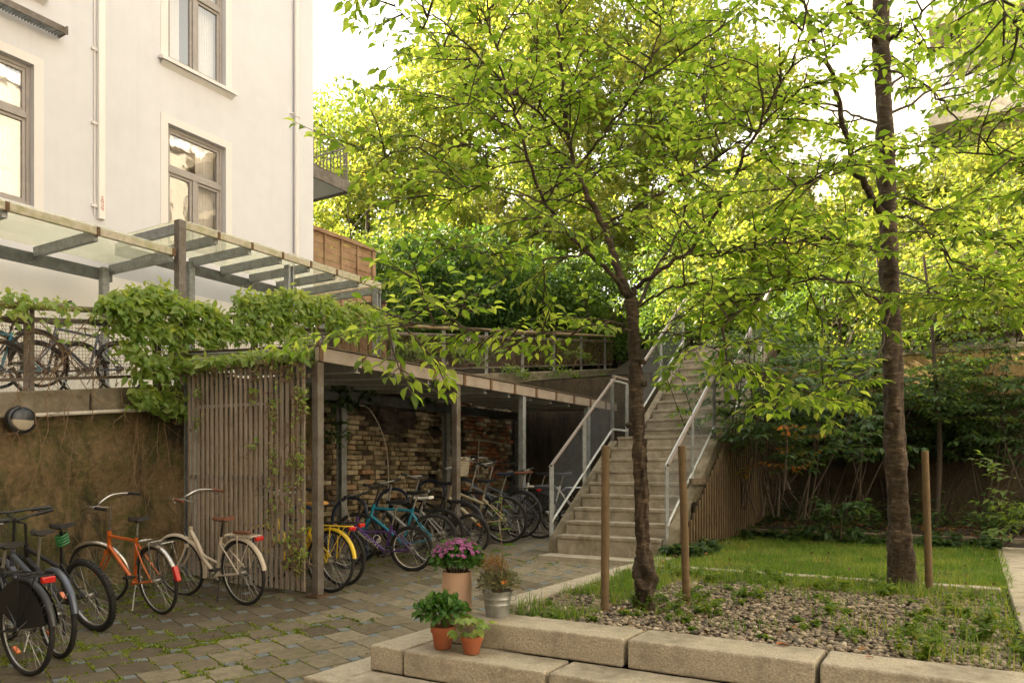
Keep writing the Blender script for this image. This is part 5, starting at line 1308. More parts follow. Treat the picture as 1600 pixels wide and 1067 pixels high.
for i, (b, h, m, lab) in enumerate([(2.2, 2.4, 'leaf_mid', 'overhanging shrub on the wall top close to the stairs'), (.9, 2.6, 'leaf_sun', 'overhanging shrub on the wall top left of the sunlit strip'), (-.6, 2.8, 'leaf_sun', 'loose overhanging shrub above the sunlit strip of wall'), (-2.0, 2.8, 'leaf_sun', 'overhanging shrub on the wall top at the right picture edge')]):
    btree('wall_top_shrub', lab, 'shrub', tuple(W(15.2, b, 3.45)), h, 1.35, 20, 130, m, 700 + i, .11, .5, .05, .42, .34, GR, stems=3)
struct('bed_edge', MB().box(12.02, 12.14, -.9, 3.0, .4, .60), 'cap')
# understory in the dark corner
def shrub_px(name, label, x, y, d, h, r, n_tw, m, seed, leafsz=.09, lean=(0, 0), group=None, L=(.35, .8)):
    q = random.Random(seed); base = PX(x, y, d); t = thing(name, label, 'shrub', base, 0, group); wd, tw_, fo_ = MB(), MB(), Foliage()
    for s_ in range(max(2, int(h * 2))):
        tip = base + Vector((q.gauss(0, r * .6) + lean[0], q.gauss(0, r * .4) + lean[1], h * q.uniform(.7, 1.05)))
        P = catmull([base + Vector((q.gauss(0, .08), q.gauss(0, .08), -.05)), base.lerp(tip, .4) + Vector((q.gauss(0, .15), q.gauss(0, .15), 0)), tip], 5)
        wd.tube(P, [.018 * (1 - .8 * i / (len(P) - 1)) for i in range(len(P))], 6)
        for _ in range(n_tw):
            u = q.uniform(.5 if h > 1.5 else .25, 1); k = min(len(P) - 2, int(u * (len(P) - 1))); th = q.uniform(0, 6.28)
            twig(tw_, fo_, P[k], Vector((math.cos(th), math.sin(th), q.uniform(-.15, .35))), q.uniform(*L) * r * 1.1, q, .004, 1, leafsz, .05, .3)
    part('stems', wd, 'twig', t, fr='w'); part('twigs', tw_, 'twig', t, fr='w')
    leaves('foliage', fo_.P, fo_.D, fo_.N, fo_.S, m, t, True, wid=1.05)
GU_ = 'understory shrubs in the shade along the back wall'
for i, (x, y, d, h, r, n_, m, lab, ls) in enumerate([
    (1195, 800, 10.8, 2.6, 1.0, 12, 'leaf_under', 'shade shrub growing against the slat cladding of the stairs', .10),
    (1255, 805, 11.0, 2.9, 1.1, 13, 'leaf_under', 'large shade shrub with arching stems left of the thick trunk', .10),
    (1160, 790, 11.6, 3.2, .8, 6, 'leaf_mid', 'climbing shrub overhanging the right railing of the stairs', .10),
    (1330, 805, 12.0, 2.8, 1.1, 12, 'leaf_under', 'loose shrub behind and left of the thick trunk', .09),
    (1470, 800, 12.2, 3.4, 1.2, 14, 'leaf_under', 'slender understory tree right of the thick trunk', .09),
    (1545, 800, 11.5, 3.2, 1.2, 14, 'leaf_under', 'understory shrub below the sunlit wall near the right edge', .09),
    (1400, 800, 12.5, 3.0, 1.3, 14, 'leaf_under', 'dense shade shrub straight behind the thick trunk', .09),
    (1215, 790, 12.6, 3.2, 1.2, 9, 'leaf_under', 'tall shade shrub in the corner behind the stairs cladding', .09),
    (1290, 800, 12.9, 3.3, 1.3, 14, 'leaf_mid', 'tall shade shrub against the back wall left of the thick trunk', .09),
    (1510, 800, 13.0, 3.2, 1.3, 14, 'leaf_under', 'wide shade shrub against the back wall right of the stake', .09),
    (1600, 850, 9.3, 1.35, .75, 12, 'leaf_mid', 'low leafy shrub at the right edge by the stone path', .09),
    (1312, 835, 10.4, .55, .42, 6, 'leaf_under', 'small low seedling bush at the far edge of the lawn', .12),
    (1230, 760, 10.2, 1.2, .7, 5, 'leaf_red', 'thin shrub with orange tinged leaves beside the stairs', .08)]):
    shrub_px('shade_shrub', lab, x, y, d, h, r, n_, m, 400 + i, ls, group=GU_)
# slender dark trunks in the background
for i, (pts, r_, lab) in enumerate([([(1462, 830, 11.6), (1468, 700, 11.6), (1462, 600, 11.6), (1455, 500, 11.6), (1443, 400, 11.6)], .045, 'thin dark trunk right of the thick tree'),
                          ([(1552, 830, 12.4), (1540, 640, 12.4), (1535, 500, 12.4), (1560, 380, 12.4)], .06, 'thin dark trunk near the right edge before the sunlit wall')]):
    t = thing('sapling', lab, 'tree', PX(*pts[0]), 0, 'saplings before the back wall'); m_ = MB(); P = catmull(P3(pts), 5); m_.tube(P, [r_ * (1 - .6 * k / (len(P) - 1)) for k in range(len(P))], 9)
    q = random.Random(i); tw_, fo_ = MB(), Foliage()
    for _ in range(26): k = q.randint(7, len(P) - 2); th = q.uniform(0, 6.28); twig(tw_, fo_, P[k], Vector((math.cos(th), math.sin(th), .25)), q.uniform(.6, 1.3), q, .008, 2, .10, .055, .2)
    part('trunk', m_, 'twig', t, fr='w'); part('twigs', tw_, 'twig', t, fr='w'); leaves('crown', fo_.P, fo_.D, fo_.N, fo_.S, 'leaf_mid', t, True)

# ------------------------------------------------------------------ creepers
def creeper(name, label, cl, m, seed, leafsz=.12, stems=None, dens=1.):
    """cl: list of (centre, radii, count) in grid coordinates"""
    q = np.random.RandomState(seed); qq = random.Random(seed)
    c0 = cl[0][0]; t = gthing(name, label, 'creeper', c0[0], c0[1], c0[2]); P, D, Nn, T = [], [], [], []
    for c, r, n in cl:
        n = int(n * dens); u = q.normal(size=(n, 3)); u /= np.linalg.norm(u, axis=1)[:, None]; u[:, 2] = np.where(u[:, 2] < -.4, -u[:, 2], u[:, 2]); u[:, 1] = -np.abs(u[:, 1]) * .95
        p = np.array(c) + u * np.array(r) * q.uniform(.55, 1.15, size=(n, 1)) + .035 * np.sin(u[:, :1] * 13 + c[0])
        d = np.stack([q.normal(size=n) * .9, -np.abs(q.normal(size=n)) * .6 - .1, q.normal(size=n) * .55 - .35], 1)
        nn = np.stack([u[:, 0] * .5 + q.normal(size=n) * .45, u[:, 1] * .6 - .1 + q.normal(size=n) * .4, .75 + u[:, 2] * .4 + q.normal(size=n) * .4], 1)
        def rot(v): return np.stack([v[:, 0] * AX[0] + v[:, 1] * BX[0], v[:, 0] * AX[1] + v[:, 1] * BX[1], v[:, 2]], 1)
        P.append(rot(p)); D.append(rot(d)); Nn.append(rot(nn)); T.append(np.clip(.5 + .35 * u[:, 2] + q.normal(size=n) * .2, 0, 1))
    P, D, Nn, T = map(np.concatenate, (P, D, Nn, T))
    m_ = MB()
    for c, r, n in cl:
        for _ in range(max(2, n // 90)):
            s0 = Vector((c[0] + qq.gauss(0, r[0] * .4), c[1] + .02, c[2] - r[2] * .6)); pts = [s0]
            for k in range(5): pts.append(pts[-1] + Vector((qq.gauss(0, r[0] * .25), qq.gauss(-.01, .03), qq.gauss(.0, r[2] * .35))))
            m_.tube(catmull(pts, 3), .005, 4, cap=False)
    if stems:
        for st in stems: m_.tube(catmull(st, 5), .006, 4, cap=False)
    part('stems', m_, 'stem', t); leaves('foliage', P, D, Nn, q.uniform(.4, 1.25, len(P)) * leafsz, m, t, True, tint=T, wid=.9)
    return t
def GP(x, y, b):       # grid point on plane b seen at pixel
    r_ = (x - 800) / F; a = b * (.8562 + .5166 * r_) / (.5166 - .8562 * r_); Y = a * AX[1] + b * BX[1]; return (a, b, 1.5 - (y - 735) / F * Y)
def CL(l, b=8.42):
    o = []
    for (x, y, rx, ry, n) in l:
        c = GP(x, y, b); Y = c[0] * AX[1] + b * BX[1]; k = Y / F; o.append((c, (rx * k * 1.15, .26, ry * k), n))
    return o
creeper('fence_creeper', 'lush green creeper mound covering the mesh fence behind the slat screen', CL([
    (205, 488, 40, 30, 520), (240, 482, 44, 32, 560), (308, 500, 38, 24, 380), (170, 485, 20, 20, 140), (230, 530, 45, 30, 330), (300, 535, 45, 30, 330), (200, 560, 25, 30, 140),
    (235, 590, 30, 34, 240), (225, 630, 26, 26, 200), (275, 580, 30, 34, 240), (265, 640, 20, 30, 120), (180, 480, 22, 14, 120), (190, 515, 22, 22, 150)]), 'leaf_creeper', 1, .125)
creeper('fence_creeper', 'second rounded creeper mound on the fence above the shelter corner', CL([
    (400, 496, 48, 36, 600), (450, 492, 45, 38, 620), (500, 500, 38, 36, 480), (380, 525, 40, 26, 300), (440, 530, 45, 26, 320), (352, 530, 26, 16, 130)], 8.35), 'leaf_creeper', 2, .12)
creeper('fence_creeper', 'smaller creeper mound right of the slat fence, by the upper rail', CL([(560, 502, 42, 26, 420), (590, 520, 28, 26, 260), (530, 520, 30, 26, 260)], 8.35), 'leaf_creeper', 3, .12)
creeper('fence_creeper', 'sparse climbing shoots on the rail at the left picture edge', CL([(20, 470, 24, 12, 60), (70, 478, 30, 10, 50), (15, 500, 18, 20, 46), (120, 500, 50, 22, 46), (60, 520, 50, 30, 30), (150, 540, 30, 50, 34)], 8.5), 'leaf_creeper', 4, .10,
        stems=[[GP(10, 478, 8.5), GP(60, 500, 8.45), GP(100, 560, 8.45), GP(60, 600, 8.45)], [GP(150, 485, 8.5), GP(110, 540, 8.45), GP(130, 600, 8.4), GP(170, 640, 8.4)], [GP(180, 500, 8.5), GP(100, 560, 8.45), GP(70, 620, 8.4)]])
creeper('screen_creeper', 'creeper hanging over the top edge of the slat screen', CL([(330, 556, 34, 10, 120), (390, 552, 40, 12, 170), (450, 549, 36, 12, 190), (310, 575, 14, 16, 50), (485, 562, 14, 22, 80)], 6.9)[:0] + [
    ((5.86, b_, 2.74), (.12, .17, .09), 44) for b_ in np.linspace(6.2, 8.15, 14)], 'leaf_creeper', 5, .105)
cl = []; q = random.Random(77)
for bs_, n_, zl in ((6.20, 30, .35), (6.35, 22, .5), (6.62, 22, .7), (6.95, 8, 1.7), (7.9, 8, 2.0)):
    for _ in range(n_):
        z = q.uniform(zl, 2.7); cl.append(((5.83, bs_ + q.gauss(0, .04), z), (.03, .07, .07), 7))
creeper('screen_creeper', 'thin ivy strands trailing down the slats beside the corner post', cl, 'leaf_creeper', 6, .058,
        stems=[[(5.84, 6.2, 2.7), (5.84, 6.25, 1.9), (5.84, 6.18, 1.1), (5.84, 6.24, .3)], [(5.84, 6.36, 2.7), (5.84, 6.3, 1.8), (5.84, 6.42, .9)], [(5.84, 6.6, 2.7), (5.84, 6.66, 1.9), (5.84, 6.58, .8)]])
creeper('wall_creeper', 'leafy growth beside the steel post at the near end of the shelter', CL([(525, 620, 26, 60, 260), (560, 625, 30, 30, 120), (520, 690, 20, 40, 90), (650, 625, 26, 12, 80), (705, 665, 16, 22, 50), (775, 630, 26, 16, 60)], 8.38), 'leaf_under', 7, .12)
creeper('terrace_growth', 'low plants and moss on the strip above the shelter roof', CL([(640, 555, 40, 18, 150), (720, 560, 50, 18, 170), (800, 585, 50, 14, 150), (880, 590, 50, 14, 150), (950, 600, 40, 16, 140), (900, 560, 50, 14, 90), (1010, 600, 26, 16, 90)], 8.5), 'leaf_mid', 8, .10)
# dry stems hanging on the retaining wall
t = gthing('dry_stems', 'bare pale creeper stems hanging down the mossy retaining wall', 'creeper', 5.2, 8.45, 1.2)
m_ = MB(); q = random.Random(9)
def hang(x, y0, y1, n=6, amp=6, r=.0045, br=3):
    pts = [GP(x + q.gauss(0, amp) * (k > 0), y0 + (y1 - y0) * k / n, 8.42) for k in range(n + 1)]
    pts = [Vector(p) for p in pts]; m_.tube(catmull(pts, 4), r, 4, cap=False)
    for _ in range(br):
        p = pts[q.randint(1, n)]; e = p + Vector((q.gauss(0, .25), 0, -abs(q.gauss(0, .25)))); m_.tube(catmull([p, p.lerp(e, .5) + Vector((q.gauss(0, .05), 0, 0)), e], 4), r * .6, 4, cap=False)
for x, y0, y1 in ((55, 640, 760), (105, 600, 720), (108, 620, 830), (70, 620, 770), (205, 590, 760), (215, 650, 800), (248, 660, 745), (190, 600, 690), (150, 585, 660), (30, 600, 690), (232, 700, 790), (262, 640, 770)): hang(x, y0, y1)
for _ in range(12): hang(q.uniform(0, 200), q.uniform(500, 560), q.uniform(590, 640), 4, 12, .003, 2)
part('stems', m_, 'stem', t)

# ------------------------------------------------------------------ grass, pebbles, weeds
def stuffify(o): o['kind'] = 'stuff'; return o
def grass(name, pts, hmin, hmax, m, seed, wd=.006, lean=.5):
    q = np.random.RandomState(seed); P = np.array(pts); n = len(P); h = q.uniform(hmin, hmax, n) * (1 + .4 * np.sin(P[:, 0] * 5.3 + 1.5 * np.sin(P[:, 1] * 6.1)) * np.sin(P[:, 1] * 5.9)); th = q.uniform(0, 6.28, n); ln = np.abs(q.normal(0, lean, n))
    d = np.stack([np.cos(th), np.sin(th), np.zeros(n)], 1); s_ = np.stack([-np.sin(th), np.cos(th), np.zeros(n)], 1)
    z = np.array([0, 0, 1.]); w_ = wd * q.uniform(.6, 1.3, n)
    b0 = P - s_ * w_[:, None] / 2; b1 = P + s_ * w_[:, None] / 2
    mid = P + z * (h * .55)[:, None] + d * (h * ln * .35)[:, None]; m0 = mid - s_ * w_[:, None] * .4; m1 = mid + s_ * w_[:, None] * .4
    tp_ = P + z * (h * np.clip(1 - ln * .35, .3, 1))[:, None] + d * (h * ln)[:, None]
    V = np.stack([b0, b1, m1, m0, tp_], 1).reshape(-1, 3); idx = (np.array([0, 1, 2, 3, 3, 2, 4])[None] + (np.arange(n) * 5)[:, None]).reshape(-1)
    tot = np.tile([4, 3], n); st = np.concatenate([[0], np.cumsum(tot)[:-1]])
    me = bpy.data.meshes.new(name); me.vertices.add(len(V)); me.vertices.foreach_set('co', V.ravel()); me.loops.add(len(idx)); me.loops.foreach_set('vertex_index', idx.astype(np.int32))
    me.polygons.add(len(tot)); me.polygons.foreach_set('loop_start', st.astype(np.int32)); me.polygons.foreach_set('loop_total', tot.astype(np.int32)); me.update(calc_edges=True)
    at_ = me.attributes.new('tint', 'FLOAT', 'POINT'); at_.data.foreach_set('value', np.repeat(np.clip(q.beta(2, 2, n) + .28 * np.sin(P[:, 0] * 4.1 + 2 * np.sin(P[:, 1] * 3.3)) * np.cos(P[:, 1] * 4.7 + P[:, 0]), 0, 1), 5).astype(np.float32)); me.materials.append(MAT[m])
    o = bpy.data.objects.new(name, me); COL.objects.link(o); return stuffify(o)
def scatter(a0, a1, b0, b1, n, seed, zfn, dens=None):
    q = np.random.RandomState(seed); out = []
    while len(out) < n:
        a, b = q.uniform(a0, a1), q.uniform(b0, b1)
        if dens and q.rand() > dens(a, b): continue
        p = W(a, b, zfn(a, b)); out.append(tuple(p))
    return out
nz = lambda a, b, k=1.: .5 + .5 * math.sin(a * 2.1 * k + 1.3 * math.sin(b * 1.7 * k)) * math.cos(b * 2.6 * k + math.sin(a * 3.1 * k))
grass('lawn_grass', scatter(7.72, 12.0, -.32, 3.2, 46000, 1, lambda a, b: .47, lambda a, b: min(1, .25 + .9 * nz(a, b, 1.6))), .025, .10, 'grass_mat', 1, .006, .75)
grass('bed_grass', scatter(4.62, 7.6, -.25, 2.92, 7500, 2, lambda a, b: .46, lambda a, b: (1 if (b > 2.3 and nz(a, b, 1.3) > .35) else (.35 if b < .3 else (.95 if a > 6.9 else (.25 if nz(a, b, 2) > .72 else .02))))), .04, .15, 'grass_mat', 2, .006, .7)
def mz(a, b): return nz(a * 1.0, b * 1.3, 1.2)
q = random.Random(61); jp = []
for (a, b) in JOINTS:
    if not (.5 < a < 9 and b > 3.7): continue
    mzz = .5 + .5 * math.sin(a * 1.9 + 2 * math.sin(b * 1.1)) * math.cos(b * 1.6 + a * .7)
    near = max(0, min(1, (b - 4.0) / 1.6)) * (1 if a < 5.4 else .6)
    for _ in range(int(26 * max(0, mzz - .40) * 2 * near + (.5 if q.random() < .3 else 0) + (q.random() < .15))):
        sp_ = .006 + .045 * max(0, mzz - .5) * near; jp.append(tuple(W(a + q.gauss(0, sp_), b + q.gauss(0, sp_), zf(a, b) - .006)))
for _ in range(5000):
    a, b = q.uniform(1.5, 6), 8.55 - abs(q.gauss(0, .35)); jp.append(tuple(W(a, b, zf(a, b) - .004)))
grass('joint_moss', jp, .006, .026, 'moss_mat', 3, .014, .9)
# pebbles
def pebbles():
    q = random.Random(12); V, Fc, Tn = [], [], []
    n = 0
    while n < 10500:
        a, b = q.uniform(4.58, 7.58), q.uniform(-.22, 2.92)
        if b > 2.35 and nz(a, b, 1.3) > .4 and q.random() < .8: continue
        if a > 7.1 and q.random() < .6: continue
        r = q.uniform(.011, .021) * (1.6 if q.random() < .06 else 1); c = W(a, b, .46 + q.uniform(0, .018)); th = q.uniform(0, 3.14); ry, rz = q.uniform(.6, .95), q.uniform(.45, .7)
        ca, sa = math.cos(th), math.sin(th); o = len(V); N1, N2 = 7, 4
        V.append((c.x, c.y, c.z - r * rz))
        for i in range(1, N2):
            t_ = math.pi * i / N2 - math.pi / 2
            for k in range(N1):
                p = 2 * math.pi * k / N1; x = r * math.cos(t_) * math.cos(p) * (1 + .1 * math.sin(p * 2 + n)); y = r * ry * math.cos(t_) * math.sin(p)
                V.append((c.x + x * ca - y * sa, c.y + x * sa + y * ca, c.z + r * rz * math.sin(t_)))
        V.append((c.x, c.y, c.z + r * rz)); e = len(V) - 1
        for k in range(N1): Fc.append((o, o + 1 + (k + 1) % N1, o + 1 + k)); Fc.append((e, e - N1 + k, e - N1 + (k + 1) % N1))
        for i in range(N2 - 2):
            for k in range(N1): s_ = o + 1 + i * N1; Fc.append((s_ + k, s_ + (k + 1) % N1, s_ + N1 + (k + 1) % N1, s_ + N1 + k))
        Tn += [q.betavariate(1.7, 2.2)] * (len(V) - o); n += 1
    me = bpy.data.meshes.new('pebbles'); me.from_pydata(V, [], Fc); me.polygons.foreach_set('use_smooth', [True] * len(Fc)); me.update()
    at_ = me.attributes.new('tint', 'FLOAT', 'POINT'); at_.data.foreach_set('value', np.asarray(Tn, np.float32)); me.materials.append(MAT['pebble'])
    o = bpy.data.objects.new('pebbles', me); COL.objects.link(o); stuffify(o)
pebbles()
# broad leaved weeds
def weeds(name, spots, m, seed, ls=.06):
    q = random.Random(seed); fo_, tw_ = Foliage(), MB()
    for (a, b, h, n) in spots:
        c = W(a, b, .46)
        for _ in range(n):
            th = q.uniform(0, 6.28); tip = c + Vector((math.cos(th) * h * q.uniform(.1, .6), math.sin(th) * h * q.uniform(.1, .6), h * q.uniform(.4, 1)))
            P = catmull([c, c.lerp(tip, .5) + Vector((0, 0, h * .1)), tip], 3); tw_.tube(P, .0022, 3, cap=False)
            for p in P[2:]:
                for _ in range(2): a_ = q.uniform(0, 6.28); fo_.leaf(p, Vector((math.cos(a_), math.sin(a_), q.uniform(-.3, .3))), Vector((q.gauss(0, .3), q.gauss(0, .3), 1)), ls * q.uniform(.5, 1.2))
    o = leaves(name, fo_.P, fo_.D, fo_.N, fo_.S, m, None, True, wid=1.15); stuffify(o)
q = random.Random(14); sp = []
for _ in range(34): sp.append((q.uniform(4.65, 7.5), q.uniform(-.25, .40), q.uniform(.05, .2), q.randint(2, 6)))
for _ in range(40): sp.append((q.uniform(6.9, 7.55), q.uniform(.3, 2.9), q.uniform(.06, .16), q.randint(3, 6)))
for _ in range(46): sp.append((q.uniform(4.7, 7.3), q.uniform(.4, 2.9), q.uniform(.03, .10), q.randint(2, 5)))
for _ in range(30): sp.append((q.uniform(4.9, 6.3), q.uniform(1.4, 2.2), q.uniform(.05, .16), q.randint(2, 5)))
weeds('weeds', sp, 'weed_mat', 15, .045)
sp = []
for _ in range(150): sp.append((q.uniform(11.3, 12.3), q.uniform(-.3, 3.2), q.uniform(.08, .22), q.randint(3, 6)))
for _ in range(110): sp.append((q.uniform(12.3, 14.1), q.uniform(-1.5, 3.0), q.uniform(.2, .75), q.randint(3, 7)))
for _ in range(60): sp.append((q.uniform(8.6, 9.6), q.uniform(2.7, 3.2), q.uniform(.08, .2), q.randint(3, 6)))
weeds('ground_cover', sp, 'leaf_under', 16, .075)
# moss plants at the foot of the retaining wall
sp = []
q_ = random.Random(17)
# leaf litter
P, D, Nn, S = [], [], [], []
for _ in range(2600):
    a, b = q.uniform(11.9, 14.2), q.uniform(-3, 3.0); p = W(a, b, bz(a, b) + .012); P.append(tuple(p)); D.append((q.gauss(0, 1), q.gauss(0, 1), q.gauss(0, .15))); Nn.append((q.gauss(0, .2), q.gauss(0, .2), 1)); S.append(q.uniform(.04, .09))
for _ in range(170):
    a, b = q.uniform(4.6, 12), q.uniform(-.3, 3.0); p = W(a, b, .50 if a < 7.6 else .54); P.append(tuple(p)); D.append((q.gauss(0, 1), q.gauss(0, 1), q.gauss(0, .2))); Nn.append((q.gauss(0, .3), q.gauss(0, .3), 1)); S.append(q.uniform(.03, .06))
for _ in range(60):
    a, b = q.uniform(3, 9), q.uniform(3.3, 8); p = W(a, b, zf(a, b) + .012); P.append(tuple(p)); D.append((q.gauss(0, 1), q.gauss(0, 1), .1)); Nn.append((q.gauss(0, .2), q.gauss(0, .2), 1)); S.append(q.uniform(.02, .05))
stuffify(leaves('leaf_litter', P, D, Nn, S, 'litter_mat', None, True))
for (x, y, d, s_, lab, m) in ((1212, 1005, 4.34, .085, 'orange brown fallen leaf on the middle block of the top step', 'leaf_dead'), (1352, 1025, 4.05, .05, 'small rust red fallen leaf on the rightmost block of the top step', 'leaf_dead')):
    p = PX(x, y, d); p.z = .512
    o = leaves('fallen_leaf', [(0, 0, 0)], [(1, .2, .05)], [(0, .1, 1)], [s_], m, None, True); o.location = p; tag(o, lab, 'leaf', 'fallen leaves on the granite step')

# ------------------------------------------------------------------ pots
def potplace(x, y, z): d = (1.5 - z) * F / (y - 735); return Vector(((x - 800) / F * d, d, z))
def fluff(name, t, c, r, n, m, seed, ls, up=.3, wid=1., detailed=True, low=-.4, shell=.3):
    q = np.random.RandomState(seed); u = q.normal(size=(n, 3)); u /= np.linalg.norm(u, axis=1)[:, None]; u[:, 2] = np.where(u[:, 2] < low, -u[:, 2], u[:, 2])
    p = np.array(c) + u * np.array(r) * q.uniform(shell, 1.03, (n, 1)); d = u + q.normal(size=(n, 3)) * .5; d[:, 2] += up; nn = q.normal(size=(n, 3)) * .4 + u * .6; nn[:, 2] += .5
    return leaves(name, p, d, nn, q.uniform(.6, 1.2, n) * ls, m, t, detailed, wid=wid, world=False)
p = potplace(714, 956, .50)
t = thing('potted_plant', 'large pink chrysanthemum in a smooth pale pink pot on the top granite step', 'potted plant', p)
k_ = p.y / F
part('pot', MB().lathe([(.098, 0), (.103, .01), (.104, .285), (.101, .29), (.095, .285), (.094, .24)], 40), 'pot_pink', t, fr='l'); part('soil', MB().lathe([(.093, .24), (.001, .25)], 20), 'soil', t, fr='l')
st_ = MB(); q = random.Random(3)
for _ in range(60): th = q.uniform(0, 6.28); rr_ = q.uniform(.05, .17); st_.tube([(0 + .03 * math.cos(th), .03 * math.sin(th), .24), (rr_ * math.cos(th) * .7, rr_ * math.sin(th) * .7, .34), (rr_ * math.cos(th), rr_ * math.sin(th), q.uniform(.36, .46))], .002, 4, cap=False)
part('stems', st_, 'twig', t, fr='l')
fluff('foliage', t, (0, 0, .375), (.185, .185, .13), 2200, 'herb_mat', 4, .034, .4, 1.2)
q = random.Random(6); P, D, Nn, S = [], [], [], []
for _ in range(250):      # flower heads, rings of petals
    th = q.uniform(0, 6.28); rr_ = .185 * math.sqrt(q.random()); z = .375 + .135 * math.sqrt(max(0, 1 - (rr_ / .19) ** 2)) + q.uniform(-.004, .012); c = Vector((rr_ * math.cos(th), rr_ * math.sin(th), z)); nrm = unit(Vector((c.x * 2.2, c.y * 2.2, .5)))
    for ring_, (nn_, sz, tl) in enumerate(((12, .018, .25), (9, .012, .7))):
        for k in range(nn_):
            a_ = 2 * math.pi * k / nn_ + ring_; u_ = unit(nrm.cross(Vector((1, .3, 0)))); v_ = nrm.cross(u_); dd = u_ * math.cos(a_) + v_ * math.sin(a_) + nrm * tl; P.append(tuple(c)); D.append(tuple(dd)); Nn.append(tuple(nrm)); S.append(sz)
leaves('flowers', P, D, Nn, S, 'petal_mat', t, False, wid=.8, world=False)
p = potplace(777, 962, .50)
t = thing('potted_plant', 'mixed herbs with an orange bloom in a ribbed zinc bucket on the top granite step', 'potted plant', p)
part('pot', MB().lathe([(.078, 0), (.080, .01), (.088, .08), (.091, .085), (.089, .092), (.094, .12), (.097, .125), (.095, .132), (.101, .165), (.107, .172), (.108, .178), (.102, .178), (.096, .15)], 40), 'zinc', t, fr='l'); part('soil', MB().lathe([(.097, .15), (.001, .155)], 20), 'soil', t, fr='l')
part('handles', MB().ring((.108, 0, .13), (0, 1, 0), .022, .0035, 16, 5).ring((-.108, 0, .13), (0, 1, 0), .022, .0035, 16, 5), 'zinc', t, fr='l')
fluff('foliage', t, (0.01, 0, .22), (.14, .13, .10), 1500, 'grey_herb', 7, .034, .5, .5)
st_ = MB(); q = random.Random(13)
for _ in range(70): th = q.uniform(0, 6.28); rr_ = q.uniform(.02, .13); h = q.uniform(.26, .42); st_.tube([(.02 * math.cos(th), .02 * math.sin(th), .15), (rr_ * .6 * math.cos(th), rr_ * .6 * math.sin(th), h * .6 + .05), (rr_ * math.cos(th), rr_ * math.sin(th), h)], .0016, 4, cap=False)
part('stems', st_, 'stem', t, fr='l')
fluff('seed_heads', t, (-.03, .03, .33), (.10, .10, .09), 700, 'leaf_red', 8, .018, .5, .5)
m_ = MB()
for k in range(9): a_ = 2 * math.pi * k / 9; m_.add([(.05, -.11, .25), (.05 + .012 * math.cos(a_) - .004 * math.sin(a_), -.115, .25 + .012 * math.sin(a_)), (.05 + .026 * math.cos(a_), -.12, .25 + .022 * math.sin(a_)), (.05 + .012 * math.cos(a_ + .5), -.115, .25 + .012 * math.sin(a_ + .5))], [(0, 1, 2, 3)])
part('bloom', m_, 'petal_orange', t, fr='l', smooth=False)
fo_, tw_ = Foliage(), MB(); q = random.Random(19)      # tall lush stem rising from the bucket
P_ = catmull([(.03, .05, .16), (.035, .06, .40), (.02, .05, .62), (.03, .06, .80)], 6); tw_.tube(P_, .003, 5)
for i, pp in enumerate(P_[3:]):
    a_ = i * 2.4; fo_.leaf(pp, Vector((math.cos(a_), math.sin(a_), .25)), Vector((0, 0, 1)), q.uniform(.07, .13))
part('tall_stem', tw_, 'stem', t, fr='l'); leaves('tall_leaves', fo_.P, fo_.D, fo_.N, fo_.S, 'leaf_mid', t, True, wid=.45, world=False)
def tpot(x, y, rt, rb, h, label):
    p = potplace(x, y, .335); t = thing('potted_plant', label, 'potted plant', p)
    part('pot', MB().lathe([(rb, 0), (rb + .003, .004), (rt * .90, h * .74), (rt, h * .745), (rt * 1.02, h * .98), (rt * 1.0, h), (rt * .9, h), (rt * .88, h * .85)], 36), 'terracotta', t, fr='l', auto=30)
    part('soil', MB().lathe([(rt * .88, h * .85), (.001, h * .88)], 18), 'soil', t, fr='l'); return t
t = tpot(692, 1012, .080, .052, .145, 'bushy green herb in the taller left terracotta pot on the second step')
fluff('foliage', t, (-.01, 0, .235), (.155, .145, .10), 620, 'herb_mat', 9, .055, .3, 1.15)
st_ = MB(); q = random.Random(23)
for _ in range(26): th = q.uniform(0, 6.28); rr_ = q.uniform(.05, .14); st_.tube([(.02 * math.cos(th), .02 * math.sin(th), .12), (rr_ * .7 * math.cos(th), rr_ * .7 * math.sin(th), .2), (rr_ * math.cos(th), rr_ * math.sin(th), .25)], .0022, 4, cap=False)
part('stems', st_, 'herb_mat' if False else 'stem', t, fr='l')
t = tpot(737, 1020, .074, .046, .115, 'strawberry like plant with a few yellow leaves in the small right terracotta pot')
st_, fo_ = MB(), Foliage(); q = random.Random(27)
for i in range(20):
    th = q.uniform(0, 6.28); rr_ = q.uniform(.04, .13); h = q.uniform(.13, .24); e = Vector((rr_ * math.cos(th), rr_ * math.sin(th), h)); st_.tube(catmull([(0, 0, .09), e * .55 + Vector((0, 0, .06)), e], 3), .0018, 4, cap=False)
    for k in (-.9, 0, .9): fo_.leaf(e, Vector((math.cos(th + k), math.sin(th + k), -.2)), Vector((math.cos(th) * .4, math.sin(th) * .4, 1)), q.uniform(.045, .07))
part('stems', st_, 'stem', t, fr='l'); leaves('foliage', fo_.P, fo_.D, fo_.N, fo_.S, 'leaf_creeper', t, True, wid=1.5, world=False)

